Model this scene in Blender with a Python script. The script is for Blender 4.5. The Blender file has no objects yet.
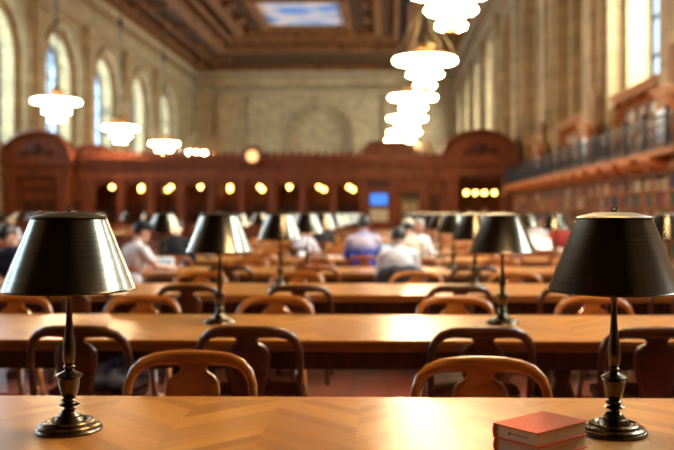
import bpy, bmesh, math, random
from mathutils import Vector, Matrix
from mathutils.geometry import tessellate_polygon
random.seed(7)
R = math.radians
PI = math.pi
SC = bpy.context.scene
COL = SC.collection

# ------------------------------------------------------------ camera
EYE = 1.46
cam_d = bpy.data.cameras.new('camera')
cam = bpy.data.objects.new('camera', cam_d)
COL.objects.link(cam)
cam.location = (0, 0, EYE)
cam.rotation_euler = (R(90), 0, R(1.2))
cam_d.sensor_width = 36
cam_d.lens = 875 / 674 * 36
cam_d.shift_x = -0.0485
cam_d.shift_y = -0.0178
cam_d.clip_end = 400
cam_d.dof.use_dof = True
cam_d.dof.focus_distance = 2.72
cam_d.dof.aperture_fstop = 2.0
SC.camera = cam

# ------------------------------------------------------------ world, light, exposure
SC.view_settings.view_transform = 'Standard'
SC.view_settings.look = 'None'
SC.view_settings.gamma = 1
SC.view_settings.exposure = 0.2
SC.view_settings.use_curve_mapping = False
W = bpy.data.worlds.new('world')
SC.world = W
W.use_nodes = True
wn = W.node_tree.nodes
wn['Background'].inputs[0].default_value = (0.62, 0.78, 1.0, 1)
wn['Background'].inputs[1].default_value = 3.0
BULB = 80.0           # strength of the chandelier bulbs
WIN_POWER_L = 1900    # daylight through one left window
WIN_POWER_R = 2600    # daylight through one right window

LW, RW = -19.3, 6.7   # side walls
BACK, FRONT = 86.0, -14.0
CEIL = 15.7
MIDX = (LW + RW) / 2
SCREEN = 44.0
LEFT_WINDOWS = [51.7 + 8.2 * k for k in range(-5, 4)]
RIGHT_WINDOWS = [24.2 - 8.2 * k for k in range(0, 3)] + [57.0, 65.2, 73.4, 81.0]
RIGHT_NICHES = [32.4, 40.6, 48.8, -0.4, -8.6]  # last two are window bays closed so the lamp shades reflect dark
WIN_W, WIN_SILL, WIN_TOP = 4.7, 5.0, 12.0


def window_light(x, y, side, power, col):
    l = bpy.data.lights.new('daylight', 'AREA')
    l.shape = 'RECTANGLE'
    l.size = WIN_TOP - WIN_SILL + 0.4
    l.size_y = WIN_W + 0.4
    l.energy = power
    l.color = col
    o = bpy.data.objects.new('daylight', l)
    COL.objects.link(o)
    o.location = (x + side * 1.75, y, (WIN_SILL + WIN_TOP) / 2)
    o.rotation_euler = (0, R(90) if side > 0 else R(-90), 0)


for wy in LEFT_WINDOWS:
    window_light(LW, wy, -1, WIN_POWER_L, (0.60, 0.80, 1.0))
for wy in RIGHT_WINDOWS:
    window_light(RW, wy, 1, WIN_POWER_R * (1.5 if wy < 30 else 1), (1.0, 0.97, 0.92))


# ------------------------------------------------------------ materials
def mat(name, col, rough=0.5, metal=0.0, col2=None, scale=5.0, stretch=(1, 1, 1), bump=0.0, coat=0.0,
        emit=None, es=0.0, detail=4, spec=0.5, aniso=0.0, lo=0.35, hi=0.65):
    m = bpy.data.materials.new(name)
    m.use_nodes = True
    nt = m.node_tree
    b = nt.nodes['Principled BSDF']
    b.inputs['Base Color'].default_value = (*col, 1)
    b.inputs['Roughness'].default_value = rough
    b.inputs['Metallic'].default_value = metal
    b.inputs['Specular IOR Level'].default_value = spec
    b.inputs['Coat Weight'].default_value = coat
    b.inputs['Coat Roughness'].default_value = 0.12
    b.inputs['Anisotropic'].default_value = aniso
    if emit:
        b.inputs['Emission Color'].default_value = (*emit, 1)
        b.inputs['Emission Strength'].default_value = es
    if col2 or bump:
        tc = nt.nodes.new('ShaderNodeTexCoord')
        mp = nt.nodes.new('ShaderNodeMapping')
        mp.inputs['Scale'].default_value = stretch
        nz = nt.nodes.new('ShaderNodeTexNoise')
        nz.inputs['Scale'].default_value = scale
        nz.inputs['Detail'].default_value = detail
        nt.links.new(tc.outputs['Object'], mp.inputs[0])
        nt.links.new(mp.outputs[0], nz.inputs[0])
        if col2:
            cr = nt.nodes.new('ShaderNodeValToRGB')
            cr.color_ramp.elements[0].position = lo
            cr.color_ramp.elements[1].position = hi
            cr.color_ramp.elements[0].color = (*col, 1)
            cr.color_ramp.elements[1].color = (*col2, 1)
            nt.links.new(nz.outputs[0], cr.inputs[0])
            nt.links.new(cr.outputs[0], b.inputs['Base Color'])
        if bump:
            bp = nt.nodes.new('ShaderNodeBump')
            bp.inputs['Strength'].default_value = bump
            bp.inputs['Distance'].default_value = 0.01
            nt.links.new(nz.outputs[0], bp.inputs['Height'])
            nt.links.new(bp.outputs[0], b.inputs['Normal'])
    return m


def stone(name, axes, c1, c2, mortar, bw=1.5, bh=0.7):
    m = bpy.data.materials.new(name)
    m.use_nodes = True
    nt = m.node_tree
    b = nt.nodes['Principled BSDF']
    b.inputs['Roughness'].default_value = 0.75
    tc = nt.nodes.new('ShaderNodeTexCoord')
    sp = nt.nodes.new('ShaderNodeSeparateXYZ')
    cb = nt.nodes.new('ShaderNodeCombineXYZ')
    nt.links.new(tc.outputs['Object'], sp.inputs[0])
    nt.links.new(sp.outputs[axes[0]], cb.inputs[0])
    nt.links.new(sp.outputs[axes[1]], cb.inputs[1])
    br = nt.nodes.new('ShaderNodeTexBrick')
    br.inputs['Scale'].default_value = 1
    br.inputs['Brick Width'].default_value = bw
    br.inputs['Row Height'].default_value = bh
    br.inputs['Mortar Size'].default_value = 0.018
    br.inputs['Color1'].default_value = (*c1, 1)
    br.inputs['Color2'].default_value = (*c2, 1)
    br.inputs['Mortar'].default_value = (*mortar, 1)
    nt.links.new(cb.outputs[0], br.inputs[0])
    nz = nt.nodes.new('ShaderNodeTexNoise')
    nz.inputs['Scale'].default_value = 1.3
    nz.inputs['Detail'].default_value = 6
    nt.links.new(tc.outputs['Object'], nz.inputs[0])
    mx = nt.nodes.new('ShaderNodeMix')
    mx.data_type = 'RGBA'
    mx.blend_type = 'MULTIPLY'
    mx.inputs[0].default_value = 0.55
    nt.links.new(br.outputs[0], mx.inputs[6])
    cr = nt.nodes.new('ShaderNodeValToRGB')
    cr.color_ramp.elements[0].position = 0.3
    cr.color_ramp.elements[0].color = (0.45, 0.42, 0.36, 1)
    cr.color_ramp.elements[1].position = 0.7
    cr.color_ramp.elements[1].color = (1, 1, 1, 1)
    nt.links.new(nz.outputs[0], cr.inputs[0])
    nt.links.new(cr.outputs[0], mx.inputs[7])
    nt.links.new(mx.outputs[2], b.inputs['Base Color'])
    return m


def parquet():
    m = bpy.data.materials.new('parquet_tabletop')
    m.use_nodes = True
    nt = m.node_tree
    N, L = nt.nodes, nt.links
    b = N['Principled BSDF']
    b.inputs['Roughness'].default_value = 0.3
    b.inputs['Coat Weight'].default_value = 0.15
    b.inputs['Coat Roughness'].default_value = 0.16

    def M(op, a, c=None):
        n = N.new('ShaderNodeMath')
        n.operation = op
        for i, v in enumerate((a, c)):
            if v is None:
                continue
            if isinstance(v, (int, float)):
                n.inputs[i].default_value = v
            else:
                L.new(v, n.inputs[i])
        return n.outputs[0]
    tc = N.new('ShaderNodeTexCoord')
    sp = N.new('ShaderNodeSeparateXYZ')
    L.new(tc.outputs['Object'], sp.inputs[0])
    x, y = sp.outputs[0], sp.outputs[1]
    w = 0.30
    xs = M('DIVIDE', x, w)
    band = M('FLOOR', xs)
    fr = M('ABSOLUTE', M('SUBTRACT', M('MULTIPLY', M('FRACT', M('DIVIDE', band, 2.0)), 4.0), 1.0))  # 1 for both
    par = M('SUBTRACT', M('MULTIPLY', M('FRACT', M('DIVIDE', band, 2.0)), 4.0), 1.0)               # -1 or +1
    v = M('ADD', y, M('MULTIPLY', M('MULTIPLY', M('FRACT', xs), par), 0.30))
    pl = M('FLOOR', M('DIVIDE', v, 0.085))
    cb = N.new('ShaderNodeCombineXYZ')
    L.new(pl, cb.inputs[0]); L.new(band, cb.inputs[1])
    wnz = N.new('ShaderNodeTexWhiteNoise')
    L.new(cb.outputs[0], wnz.inputs[0])
    # grain
    gc = N.new('ShaderNodeCombineXYZ')
    L.new(M('MULTIPLY', x, 3.0), gc.inputs[0]); L.new(M('MULTIPLY', v, 45.0), gc.inputs[1]); L.new(pl, gc.inputs[2])
    nz = N.new('ShaderNodeTexNoise')
    nz.inputs['Scale'].default_value = 1.5
    nz.inputs['Detail'].default_value = 5
    L.new(gc.outputs[0], nz.inputs[0])
    f = M('ADD', M('MULTIPLY', wnz.outputs[0], 0.45), M('MULTIPLY', nz.outputs[0], 0.5))
    cr = N.new('ShaderNodeValToRGB')
    cr.color_ramp.elements[0].position = 0.1
    cr.color_ramp.elements[0].color = (0.25, 0.078, 0.009, 1)
    cr.color_ramp.elements[1].position = 0.9
    cr.color_ramp.elements[1].color = (0.66, 0.27, 0.042, 1)
    L.new(f, cr.inputs[0])
    # border strip along the long edges and seams
    edge = M('GREATER_THAN', M('ABSOLUTE', y), 0.545)
    seam = M('LESS_THAN', M('FRACT', M('DIVIDE', v, 0.085)), 0.022)
    seam2 = M('LESS_THAN', M('ABSOLUTE', M('SUBTRACT', M('ABSOLUTE', y), 0.545)), 0.0022)
    mx = N.new('ShaderNodeMix'); mx.data_type = 'RGBA'
    L.new(edge, mx.inputs[0]); L.new(cr.outputs[0], mx.inputs[6]); mx.inputs[7].default_value = (0.44, 0.16, 0.022, 1)
    mx2 = N.new('ShaderNodeMix'); mx2.data_type = 'RGBA'
    L.new(M('MULTIPLY', M('MAXIMUM', M('MULTIPLY', seam, M('SUBTRACT', 1.0, edge)), seam2), 0.6), mx2.inputs[0])
    L.new(mx.outputs[2], mx2.inputs[6]); mx2.inputs[7].default_value = (0.16, 0.06, 0.015, 1)
    L.new(mx2.outputs[2], b.inputs['Base Color'])
    bp = N.new('ShaderNodeBump')
    bp.inputs['Strength'].default_value = 0.12
    bp.inputs['Distance'].default_value = 0.004
    L.new(nz.outputs[0], bp.inputs['Height'])
    L.new(bp.outputs[0], b.inputs['Normal'])
    return m


def tiles():
    m = bpy.data.materials.new('red_tile_floor')
    m.use_nodes = True
    nt = m.node_tree
    b = nt.nodes['Principled BSDF']
    b.inputs['Roughness'].default_value = 0.35
    tc = nt.nodes.new('ShaderNodeTexCoord')
    br = nt.nodes.new('ShaderNodeTexBrick')
    br.offset = 0
    br.inputs['Scale'].default_value = 1
    br.inputs['Brick Width'].default_value = 0.3
    br.inputs['Row Height'].default_value = 0.3
    br.inputs['Mortar Size'].default_value = 0.006
    br.inputs['Color1'].default_value = (0.25, 0.055, 0.026, 1)
    br.inputs['Color2'].default_value = (0.20, 0.045, 0.022, 1)
    br.inputs['Mortar'].default_value = (0.08, 0.04, 0.03, 1)
    nt.links.new(tc.outputs['Object'], br.inputs[0])
    nt.links.new(br.outputs[0], b.inputs['Base Color'])
    return m


def glass():
    m = bpy.data.materials.new('window_glass')
    m.use_nodes = True
    nt = m.node_tree
    nt.nodes.remove(nt.nodes['Principled BSDF'])
    t = nt.nodes.new('ShaderNodeBsdfTransparent')
    t.inputs[0].default_value = (0.86, 0.94, 0.98, 1)
    g = nt.nodes.new('ShaderNodeBsdfGlossy')
    g.inputs['Roughness'].default_value = 0.05
    mx = nt.nodes.new('ShaderNodeMixShader')
    mx.inputs[0].default_value = 0.06
    nt.links.new(t.outputs[0], mx.inputs[1])
    nt.links.new(g.outputs[0], mx.inputs[2])
    nt.links.new(mx.outputs[0], nt.nodes['Material Output'].inputs[0])
    return m


def sky_paint():
    m = mat('painted_clouds', (0.10, 0.28, 0.62), 0.6, col2=(0.85, 0.66, 0.50), scale=0.32, detail=5, lo=0.42, hi=0.58)
    return m


SX = stone('stone_side', (1, 2), (0.50, 0.325, 0.135), (0.42, 0.27, 0.11), (0.22, 0.14, 0.06))
SB = stone('stone_back', (0, 2), (0.60, 0.41, 0.19), (0.52, 0.35, 0.16), (0.24, 0.17, 0.09))
STONE = mat('carved_stone', (0.48, 0.34, 0.17), 0.7, col2=(0.38, 0.26, 0.13), scale=2)
CEILW = mat('ceiling_wood', (0.05, 0.018, 0.005), 0.6, spec=0.2, col2=(0.09, 0.033, 0.008), scale=1.5)
GILT = mat('gilded_wood', (0.27, 0.095, 0.02), 0.6, spec=0.2, col2=(0.09, 0.03, 0.007), scale=2.5)
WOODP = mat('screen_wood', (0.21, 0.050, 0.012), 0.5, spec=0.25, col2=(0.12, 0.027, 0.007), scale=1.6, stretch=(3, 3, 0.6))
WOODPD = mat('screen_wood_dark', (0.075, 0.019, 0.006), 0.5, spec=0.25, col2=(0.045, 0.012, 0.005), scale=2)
CHAIRL = mat('chair_wood_honey', (0.50, 0.17, 0.034), 0.2, col2=(0.34, 0.10, 0.02), scale=6, stretch=(1, 1, 4), coat=0.5)
CHAIRD = mat('chair_wood_dark', (0.10, 0.028, 0.008), 0.3, col2=(0.055, 0.015, 0.005), scale=6, stretch=(1, 1, 4), coat=0.45)  # darker tone, given to chairs turned away from the camera
CHAIRM = mat('chair_wood_cherry', (0.36, 0.095, 0.026), 0.3, col2=(0.24, 0.06, 0.018), scale=6, stretch=(1, 1, 4), coat=0.45)
TOP = parquet()
EDGEW = mat('table_edge_wood', (0.36, 0.14, 0.036), 0.35, col2=(0.25, 0.09, 0.022), scale=5, stretch=(1, 6, 6), coat=0.3)
TABW = mat('table_base_wood', (0.10, 0.033, 0.012), 0.4, col2=(0.06, 0.02, 0.008), scale=5, stretch=(4, 4, 1))
BRONZE = mat('dark_bronze', (0.085, 0.06, 0.033), 0.26, metal=1.0, col2=(0.14, 0.10, 0.055), scale=8)
SHADE = mat('brushed_shade_metal', (0.10, 0.085, 0.060), 0.22, metal=1.0, col2=(0.18, 0.158, 0.12), scale=4,
            stretch=(1.2, 1.2, 70), aniso=0.0, lo=0.3, hi=0.75)
CAPM = mat('shade_cap_brass', (0.13, 0.11, 0.075), 0.38, metal=1.0)
SHADEIN = mat('shade_lining', (0.75, 0.66, 0.5), 0.6)
LBULB = mat('lamp_bulb_glow', (1, 0.8, 0.5), 0.4, emit=(1, 0.62, 0.22), es=6)
LBULBOFF = mat('lamp_bulb_unlit', (0.85, 0.82, 0.75), 0.3)
CBULB = mat('chandelier_bulb_glow', (1, 0.9, 0.7), 0.4, emit=(1, 0.74, 0.42), es=BULB)
BRASS = mat('chandelier_brass', (0.45, 0.26, 0.08), 0.4, metal=0.9)
IRON = mat('dark_iron', (0.03, 0.027, 0.025), 0.5, metal=0.5)
GLOBE = mat('globe_light_glow', (1, 0.85, 0.6), 0.4, emit=(1, 0.55, 0.12), es=16)
CLOCKF = mat('clock_face_glow', (1, 0.7, 0.4), 0.5, emit=(1, 0.50, 0.17), es=1.2)
GLASS = glass()
FLOORM = tiles()
REDB = mat('red_book_cloth', (0.78, 0.12, 0.028), 0.6, spec=0.25, col2=(0.66, 0.085, 0.022), scale=300, bump=0.15)
PAPER = mat('book_pages', (0.72, 0.56, 0.36), 0.8, col2=(0.60, 0.44, 0.27), scale=4, stretch=(1, 1, 220))
WHITEP = mat('white_paper', (0.85, 0.83, 0.78), 0.7)
INK = mat('black_ink', (0.02, 0.02, 0.02), 0.6)
CORB = mat('corbel_wood', (0.56, 0.16, 0.035), 0.6, spec=0.2, col2=(0.42, 0.12, 0.03), scale=3)
SHELFW = mat('bookcase_wood', (0.44, 0.155, 0.04), 0.6, spec=0.2, col2=(0.32, 0.10, 0.026), scale=4)
SKIN = mat('skin', (0.62, 0.33, 0.22), 0.5, col2=(0.56, 0.29, 0.19), scale=8)
SKIND = mat('tanned_skin', (0.40, 0.19, 0.11), 0.5, col2=(0.36, 0.17, 0.1), scale=8)
HAIRB = mat('black_hair', (0.018, 0.014, 0.012), 0.5, col2=(0.03, 0.022, 0.016), scale=60, stretch=(1, 1, 0.2))
HAIRG = mat('grey_hair', (0.5, 0.46, 0.4), 0.6, col2=(0.38, 0.34, 0.3), scale=60)
HAIRF = mat('fair_hair', (0.5, 0.32, 0.14), 0.6, col2=(0.38, 0.22, 0.09), scale=60)


def cloth(name, c, k=0.8):
    return mat(name, c, 0.85, col2=tuple(v * k for v in c), scale=12, bump=0.3)


C_WHITE = cloth('white_cotton', (0.86, 0.82, 0.84), 0.92)
C_PINKW = cloth('pale_cotton', (0.80, 0.70, 0.70), 0.92)
C_BLACK = cloth('black_cloth', (0.012, 0.012, 0.016))
C_NAVY = cloth('navy_cloth', (0.015, 0.022, 0.06))
C_JEANS = mat('blue_denim', (0.05, 0.13, 0.42), 0.85, col2=(0.42, 0.60, 0.95), scale=11, bump=0.4)  # pale second tone paints bright highlights into the denim
C_GREY = cloth('charcoal_jacket_cloth', (0.045, 0.05, 0.065))
C_DARKTR = cloth('dark_trouser_cloth', (0.025, 0.025, 0.032))
C_RED = cloth('red_cloth', (0.45, 0.05, 0.04))
C_CREAM = cloth('cream_cloth', (0.72, 0.62, 0.46), 0.9)


def banded(name, stops):
    m = bpy.data.materials.new(name)
    m.use_nodes = True
    nt = m.node_tree
    b = nt.nodes['Principled BSDF']
    b.inputs['Roughness'].default_value = 0.9
    tc = nt.nodes.new('ShaderNodeTexCoord')
    sp = nt.nodes.new('ShaderNodeSeparateXYZ')
    nt.links.new(tc.outputs['Object'], sp.inputs[0])
    mr = nt.nodes.new('ShaderNodeMapRange')
    mr.inputs[1].default_value = 0.5
    mr.inputs[2].default_value = 1.2
    nt.links.new(sp.outputs[2], mr.inputs[0])
    cr = nt.nodes.new('ShaderNodeValToRGB')
    cr.color_ramp.interpolation = 'CONSTANT'
    while len(cr.color_ramp.elements) < len(stops):
        cr.color_ramp.elements.new(0.5)
    for e, (p, c) in zip(cr.color_ramp.elements, stops):
        e.position = p
        e.color = (*c, 1)
    nt.links.new(mr.outputs[0], cr.inputs[0])
    nt.links.new(cr.outputs[0], b.inputs['Base Color'])
    return m


C_STRIPE = banded('blue_striped_knit', [(0, (0.03, 0.06, 0.42)), (0.42, (0.06, 0.10, 0.55)), (0.52, (0.20, 0.22, 0.60)),
                                        (0.60, (0.45, 0.42, 0.62)), (0.68, (0.62, 0.56, 0.66)), (0.82, (0.35, 0.36, 0.6))])


# ------------------------------------------------------------ mesh helpers
def NB():
    return bmesh.new()


def box(bm, x0, x1, y0, y1, z0, z1, M=None):
    vs = [bm.verts.new(Vector((x, y, z)) if M is None else M @ Vector((x, y, z)))
          for z in (z0, z1) for y in (y0, y1) for x in (x0, x1)]
    for f in ((0, 2, 3, 1), (4, 5, 7, 6), (0, 1, 5, 4), (2, 6, 7, 3), (0, 4, 6, 2), (1, 3, 7, 5)):
        bm.faces.new([vs[i] for i in f])


def lathe(bm, prof, n=32, c=(0, 0, 0), close=True, M=None):
    rings = []
    for r, z in prof:
        ring = []
        for i in range(n):
            a = 2 * PI * i / n
            p = Vector((c[0] + r * math.cos(a), c[1] + r * math.sin(a), c[2] + z))
            ring.append(bm.verts.new(M @ p if M else p))
        rings.append(ring)
    for a, b in zip(rings, rings[1:]):
        for i in range(n):
            j = (i + 1) % n
            f = bm.faces.new((a[i], a[j], b[j], b[i]))
            f.smooth = True
    if close:
        bm.faces.new(rings[0][::-1])
        bm.faces.new(rings[-1])


def sweep(bm, pts, secs, n=10, up=Vector((0, 1, 0)), closed=False):
    """tube along pts; secs = (a,b) half sizes: a across in-plane normal, b along `up`"""
    rings = []
    k = len(pts)
    pts = [Vector(p) for p in pts]
    for i in range(k):
        if closed:
            t = pts[(i + 1) % k] - pts[i - 1]
        else:
            t = pts[min(i + 1, k - 1)] - pts[max(i - 1, 0)]
        t.normalize()
        u = (up - t * up.dot(t)).normalized()
        s = t.cross(u)
        a, b = secs[i] if isinstance(secs, list) else secs
        rings.append([bm.verts.new(pts[i] + s * (a * math.cos(2 * PI * j / n)) + u * (b * math.sin(2 * PI * j / n))) for j in range(n)])
    pairs = list(zip(rings, rings[1:]))
    if closed:
        pairs.append((rings[-1], rings[0]))
    for a, b in pairs:
        for j in range(n):
            f = bm.faces.new((a[j], a[(j + 1) % n], b[(j + 1) % n], b[j]))
            f.smooth = True
    if not closed:
        bm.faces.new(rings[0][::-1])
        bm.faces.new(rings[-1])


def ball(bm, c, r, sub=2, M=None):
    m = Matrix.Translation(c) @ Matrix.Diagonal((*(r if isinstance(r, tuple) else (r, r, r)), 1))
    if M:
        m = M @ m
    g = bmesh.ops.create_icosphere(bm, subdivisions=sub, radius=1, matrix=m)
    for v in g['verts']:
        for f in v.link_faces:
            f.smooth = True


def slab(bm, outer, holes, fn, t0, t1):
    """2D outline with holes, extruded between t0 and t1; fn(u,v,t)->3D"""
    loops = [outer] + holes
    tris = tessellate_polygon([[Vector((u, v, 0)) for u, v in lp] for lp in loops])
    flat = [p for lp in loops for p in lp]
    A = [bm.verts.new(fn(u, v, t0)) for u, v in flat]
    B = [bm.verts.new(fn(u, v, t1)) for u, v in flat]
    for t in tris:
        try:
            bm.faces.new([A[i] for i in t])
            bm.faces.new([B[i] for i in reversed(t)])
        except ValueError:
            pass
    k = 0
    for lp in loops:
        n = len(lp)
        for i in range(n):
            j = (i + 1) % n
            bm.faces.new((A[k + i], A[k + j], B[k + j], B[k + i]))
        k += n


def arch(c, w, z0, ztop, n=14, rise=None):
    r = w / 2
    rz = r if rise is None else rise
    s = ztop - rz
    pts = [(c - r, z0)]
    pts += [(c - r * math.cos(PI * i / n), s + rz * math.sin(PI * i / n)) for i in range(n + 1)]
    pts.append((c + r, z0))
    return pts


def obj(name, bm, m, parent=None, bevel=0, smooth=False, loc=None, fix=True):
    if fix:
        bmesh.ops.recalc_face_normals(bm, faces=bm.faces)
    me = bpy.data.meshes.new(name)
    bm.to_mesh(me)
    bm.free()
    o = bpy.data.objects.new(name, me)
    COL.objects.link(o)
    me.materials.append(m)
    if smooth:
        for p in me.polygons:
            p.use_smooth = True
    if bevel:
        b = o.modifiers.new('bevel', 'BEVEL')
        b.width = bevel
        b.segments = 2
        b.limit_method = 'ANGLE'
    if loc:
        o.location = loc
    if parent:
        o.parent = parent
    return o


def tag(o, label, cat, group=None, kind=None):
    o['label'] = label
    o['category'] = cat
    if group:
        o['group'] = group
    if kind:
        o['kind'] = kind
    return o


def thing(name, label, cat, loc=(0, 0, 0), rz=0, group=None):
    o = bpy.data.objects.new(name, None)
    o.empty_display_size = 0.1
    COL.objects.link(o)
    o.location = loc
    o.rotation_euler = (0, 0, rz)
    return tag(o, label, cat, group)


def struct(name, bm, m, **k):
    o = obj(name, bm, m, **k)
    o['kind'] = 'structure'
    return o


def kids(o):
    return [c for c in KID.get(o.name, [])]


KID = {}


def regkids(root):
    """remember the tree under a prototype (no depsgraph needed)"""
    for o in list(COL.objects):
        if o.parent:
            KID.setdefault(o.parent.name, [])
            if o not in KID[o.parent.name]:
                KID[o.parent.name].append(o)


def dup(root, loc, rz, label, group=None, mats=None, scale=None):
    def rec(o, parent):
        c = o.copy()
        COL.objects.link(c)
        c.parent = parent
        if mats and o.type == 'MESH' and mats is not None:
            sl = c.material_slots
            if len(sl):
                sl[0].link = 'OBJECT'
                sl[0].material = mats.get(o.data.materials[0].name, o.data.materials[0])
        for ch in KID.get(o.name, []):
            rec(ch, c)
        return c
    r = rec(root, None)
    r.location = loc
    r.rotation_euler = (0, 0, rz)
    r['label'] = label
    if group:
        r['group'] = group
    if scale:
        r.scale = (scale,) * 3
    return r


def PX(px, d):
    return (px - 388) * d / 875.0


ORD = ['', 'nearest', 'second', 'third', 'fourth', 'fifth', 'sixth', 'seventh', 'eighth', 'ninth', 'tenth',
       'eleventh', 'twelfth', 'thirteenth', 'fourteenth', 'fifteenth', 'sixteenth', 'seventeenth', 'eighteenth']
CNT = ['', 'first', 'second', 'third', 'fourth', 'fifth', 'sixth', 'seventh', 'eighth', 'ninth', 'tenth', 'eleventh',
       'twelfth', 'thirteenth', 'fourteenth', 'fifteenth', 'sixteenth', 'seventeenth', 'eighteenth']

# ------------------------------------------------------------ structure
b = NB(); box(b, LW - 2, RW + 2, FRONT - 1, BACK + 1, -0.2, 0)
struct('floor', b, FLOORM)


def side_wall(name, X0, s, wins, niches):
    bm = NB()
    fn = lambda u, v, t: Vector((X0 + s * t, u, v))
    allc = sorted(wins + niches)
    mids = [FRONT] + [(a + c) / 2 for a, c in zip(allc, allc[1:])] + [BACK]
    for c, y0, y1 in zip(allc, mids, mids[1:]):
        outer = [(y0, 0), (y1, 0), (y1, CEIL), (y0, CEIL)]
        slab(bm, outer, [arch(c, WIN_W + (0.5 if s > 0 else 1.0), 2.82 if s > 0 else WIN_SILL, WIN_TOP + 0.5)[::-1]], fn, 0, 0.5)
        if c in wins:
            slab(bm, outer, [arch(c, WIN_W, WIN_SILL, WIN_TOP)[::-1]], fn, 0.5, 1.4)
        else:
            slab(bm, outer, [arch(c, WIN_W - 0.6, 2.82 if s > 0 else WIN_SILL, WIN_TOP)[::-1]], fn, 0.5, 1.1)
            slab(bm, outer, [], fn, 1.1, 1.4)
            # engaged pier and small panel inside the blind niche
            slab(bm, arch(c, WIN_W - 1.2, WIN_SILL + 0.6, WIN_TOP - 1.2), [], fn, 1.02, 1.1)
        # archivolt moulding round the opening
        pts = [Vector((X0 - s * 0.05, u, v)) for u, v in arch(c, WIN_W + 1.5, WIN_SILL, WIN_TOP + 0.75)]
        sweep(bm, pts, (0.16, 0.14), n=6, up=Vector((1, 0, 0)))
        # pier strips between the bays
        if y1 < BACK - 0.1:
            for dy, w, p in ((0, 0.65, 0.32), (0, 1.0, 0.16)):
                x0, x1 = sorted((X0, X0 - s * p))
                box(bm, x0, x1, y1 - w, y1 + w, 2.8 if s > 0 else 0, 13.3)
            x0, x1 = sorted((X0, X0 - s * 0.45))
            box(bm, x0, x1, y1 - 0.85, y1 + 0.85, 12.7, 13.3)
    o = struct(name, bm, SX)
    return o


side_wall('wall_left', LW, -1, LEFT_WINDOWS, [2.5, -5.7])  # listed bays get no windows, keeping lamp shade reflections dark
side_wall('wall_right', RW, 1, RIGHT_WINDOWS, RIGHT_NICHES)


def cornice_profile(side):
    bm = NB()
    s = side
    X0 = RW if s > 0 else LW
    for z0, z1, p in ((13.3, 13.55, 0.30), (13.55, 13.8, 0.5), (14.75, 15.0, 0.35), (15.0, 15.3, 0.6), (15.3, 15.7, 0.95)):
        x0, x1 = sorted((X0, X0 - s * p))
        box(bm, x0, x1, FRONT, BACK, z0, z1)
    y = 44.0
    while y < BACK - 0.5:
        x0, x1 = sorted((X0 - s * 0.35, X0 - s * 0.55))
        box(bm, x0, x1, y, y + 0.3, 14.72, 15.0)
        y += 0.62
    return bm


struct('trim_1', cornice_profile(-1), STONE)
struct('trim_2', cornice_profile(1), STONE)

# far wall with its blind arch
bm = NB()
fnb = lambda u, v, t: Vector((u, BACK + t, v))
AX = PX(321, BACK)
slab(bm, [(LW - 2, 0), (RW + 2, 0), (RW + 2, CEIL), (LW - 2, CEIL)], [arch(AX, 6.0, 3.0, 11.8, 20)[::-1]], fnb, 0, 0.3)
box(bm, LW, RW, BACK + 0.3, BACK + 0.5, 0, CEIL)
sweep(bm, [Vector((u, BACK - 0.05, v)) for u, v in arch(AX, 6.6, 3.0, 12.1, 20)], (0.2, 0.18), n=6)
sweep(bm, [Vector((u, BACK + 0.05, v)) for u, v in arch(AX, 5.7, 3.0, 11.6, 20)], (0.12, 0.3), n=6)
box(bm, AX - 0.35, AX + 0.35, BACK - 0.35, BACK, 11.7, 12.7)
for px in (253, 353 + 36, 222, 420):
    x = PX(px, BACK)
    box(bm, x - 0.45, x + 0.45, BACK - 0.3, BACK, 0, 13.3)
struct('wall_back', bm, SB)
bm = NB()
for z0, z1, p in ((13.25, 13.45, 0.3), (13.45, 13.6, 0.45), (14.75, 15.0, 0.4), (15.0, 15.3, 0.65), (15.3, 15.7, 1.0)):
    box(bm, LW, RW, BACK - p, BACK, z0, z1)
x = LW + 0.5
while x < RW - 0.5:
    box(bm, x, x + 0.32, BACK - 0.62, BACK - 0.4, 14.7, 15.0)
    x += 0.66
struct('trim_3', bm, STONE)
bm = NB(); box(bm, LW - 2, RW + 2, FRONT - 0.6, FRONT, 0, CEIL)
struct('wall_front', bm, WOODPD)

# ceiling with coffers
bm = NB()
box(bm, LW - 2, RW + 2, FRONT - 1, BACK + 1, CEIL, CEIL + 0.3)
struct('ceiling', bm, CEILW)


def ring(bm, x0, x1, y0, y1, w, z0, z1):
    box(bm, x0, x1, y0, y0 + w, z0, z1)
    box(bm, x0, x1, y1 - w, y1, z0, z1)
    box(bm, x0, x0 + w, y0 + w, y1 - w, z0, z1)
    box(bm, x1 - w, x1, y0 + w, y1 - w, z0, z1)


CX = -6.1
PY0, PY1 = 57.8, 65.9
bm = NB()
ring(bm, CX - 3.4, CX + 3.4, PY0 - 0.6, PY1 + 0.6, 0.55, CEIL - 0.35, CEIL)
ring(bm, CX - 5.6, CX + 5.6, PY0 - 2.4, PY1 + 2.4, 0.5, CEIL - 0.5, CEIL)
ring(bm, CX - 8.3, CX + 8.3, PY0 - 6.0, PY1 + 8.3, 0.8, CEIL - 0.6, CEIL)
ring(bm, CX - 6.9, CX + 6.9, PY0 - 4.0, PY1 + 5.4, 0.35, CEIL - 0.3, CEIL)
ring(bm, LW + 1.0, RW - 1.0, 36.0, BACK - 1.1, 0.7, CEIL - 0.45, CEIL)
for k in range(7):   # coffers in the side bands
    y = 38 + k * 7.0
    box(bm, LW + 1, CX - 8.3, y, y + 0.35, CEIL - 0.3, CEIL)
    box(bm, CX + 8.3, RW - 1, y, y + 0.35, CEIL - 0.3, CEIL)
box(bm, CX + 10.2, CX + 10.45, 36, BACK - 1.5, CEIL - 0.3, CEIL)
box(bm, CX - 10.45, CX - 10.2, 36, BACK - 1.5, CEIL - 0.3, CEIL)
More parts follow.
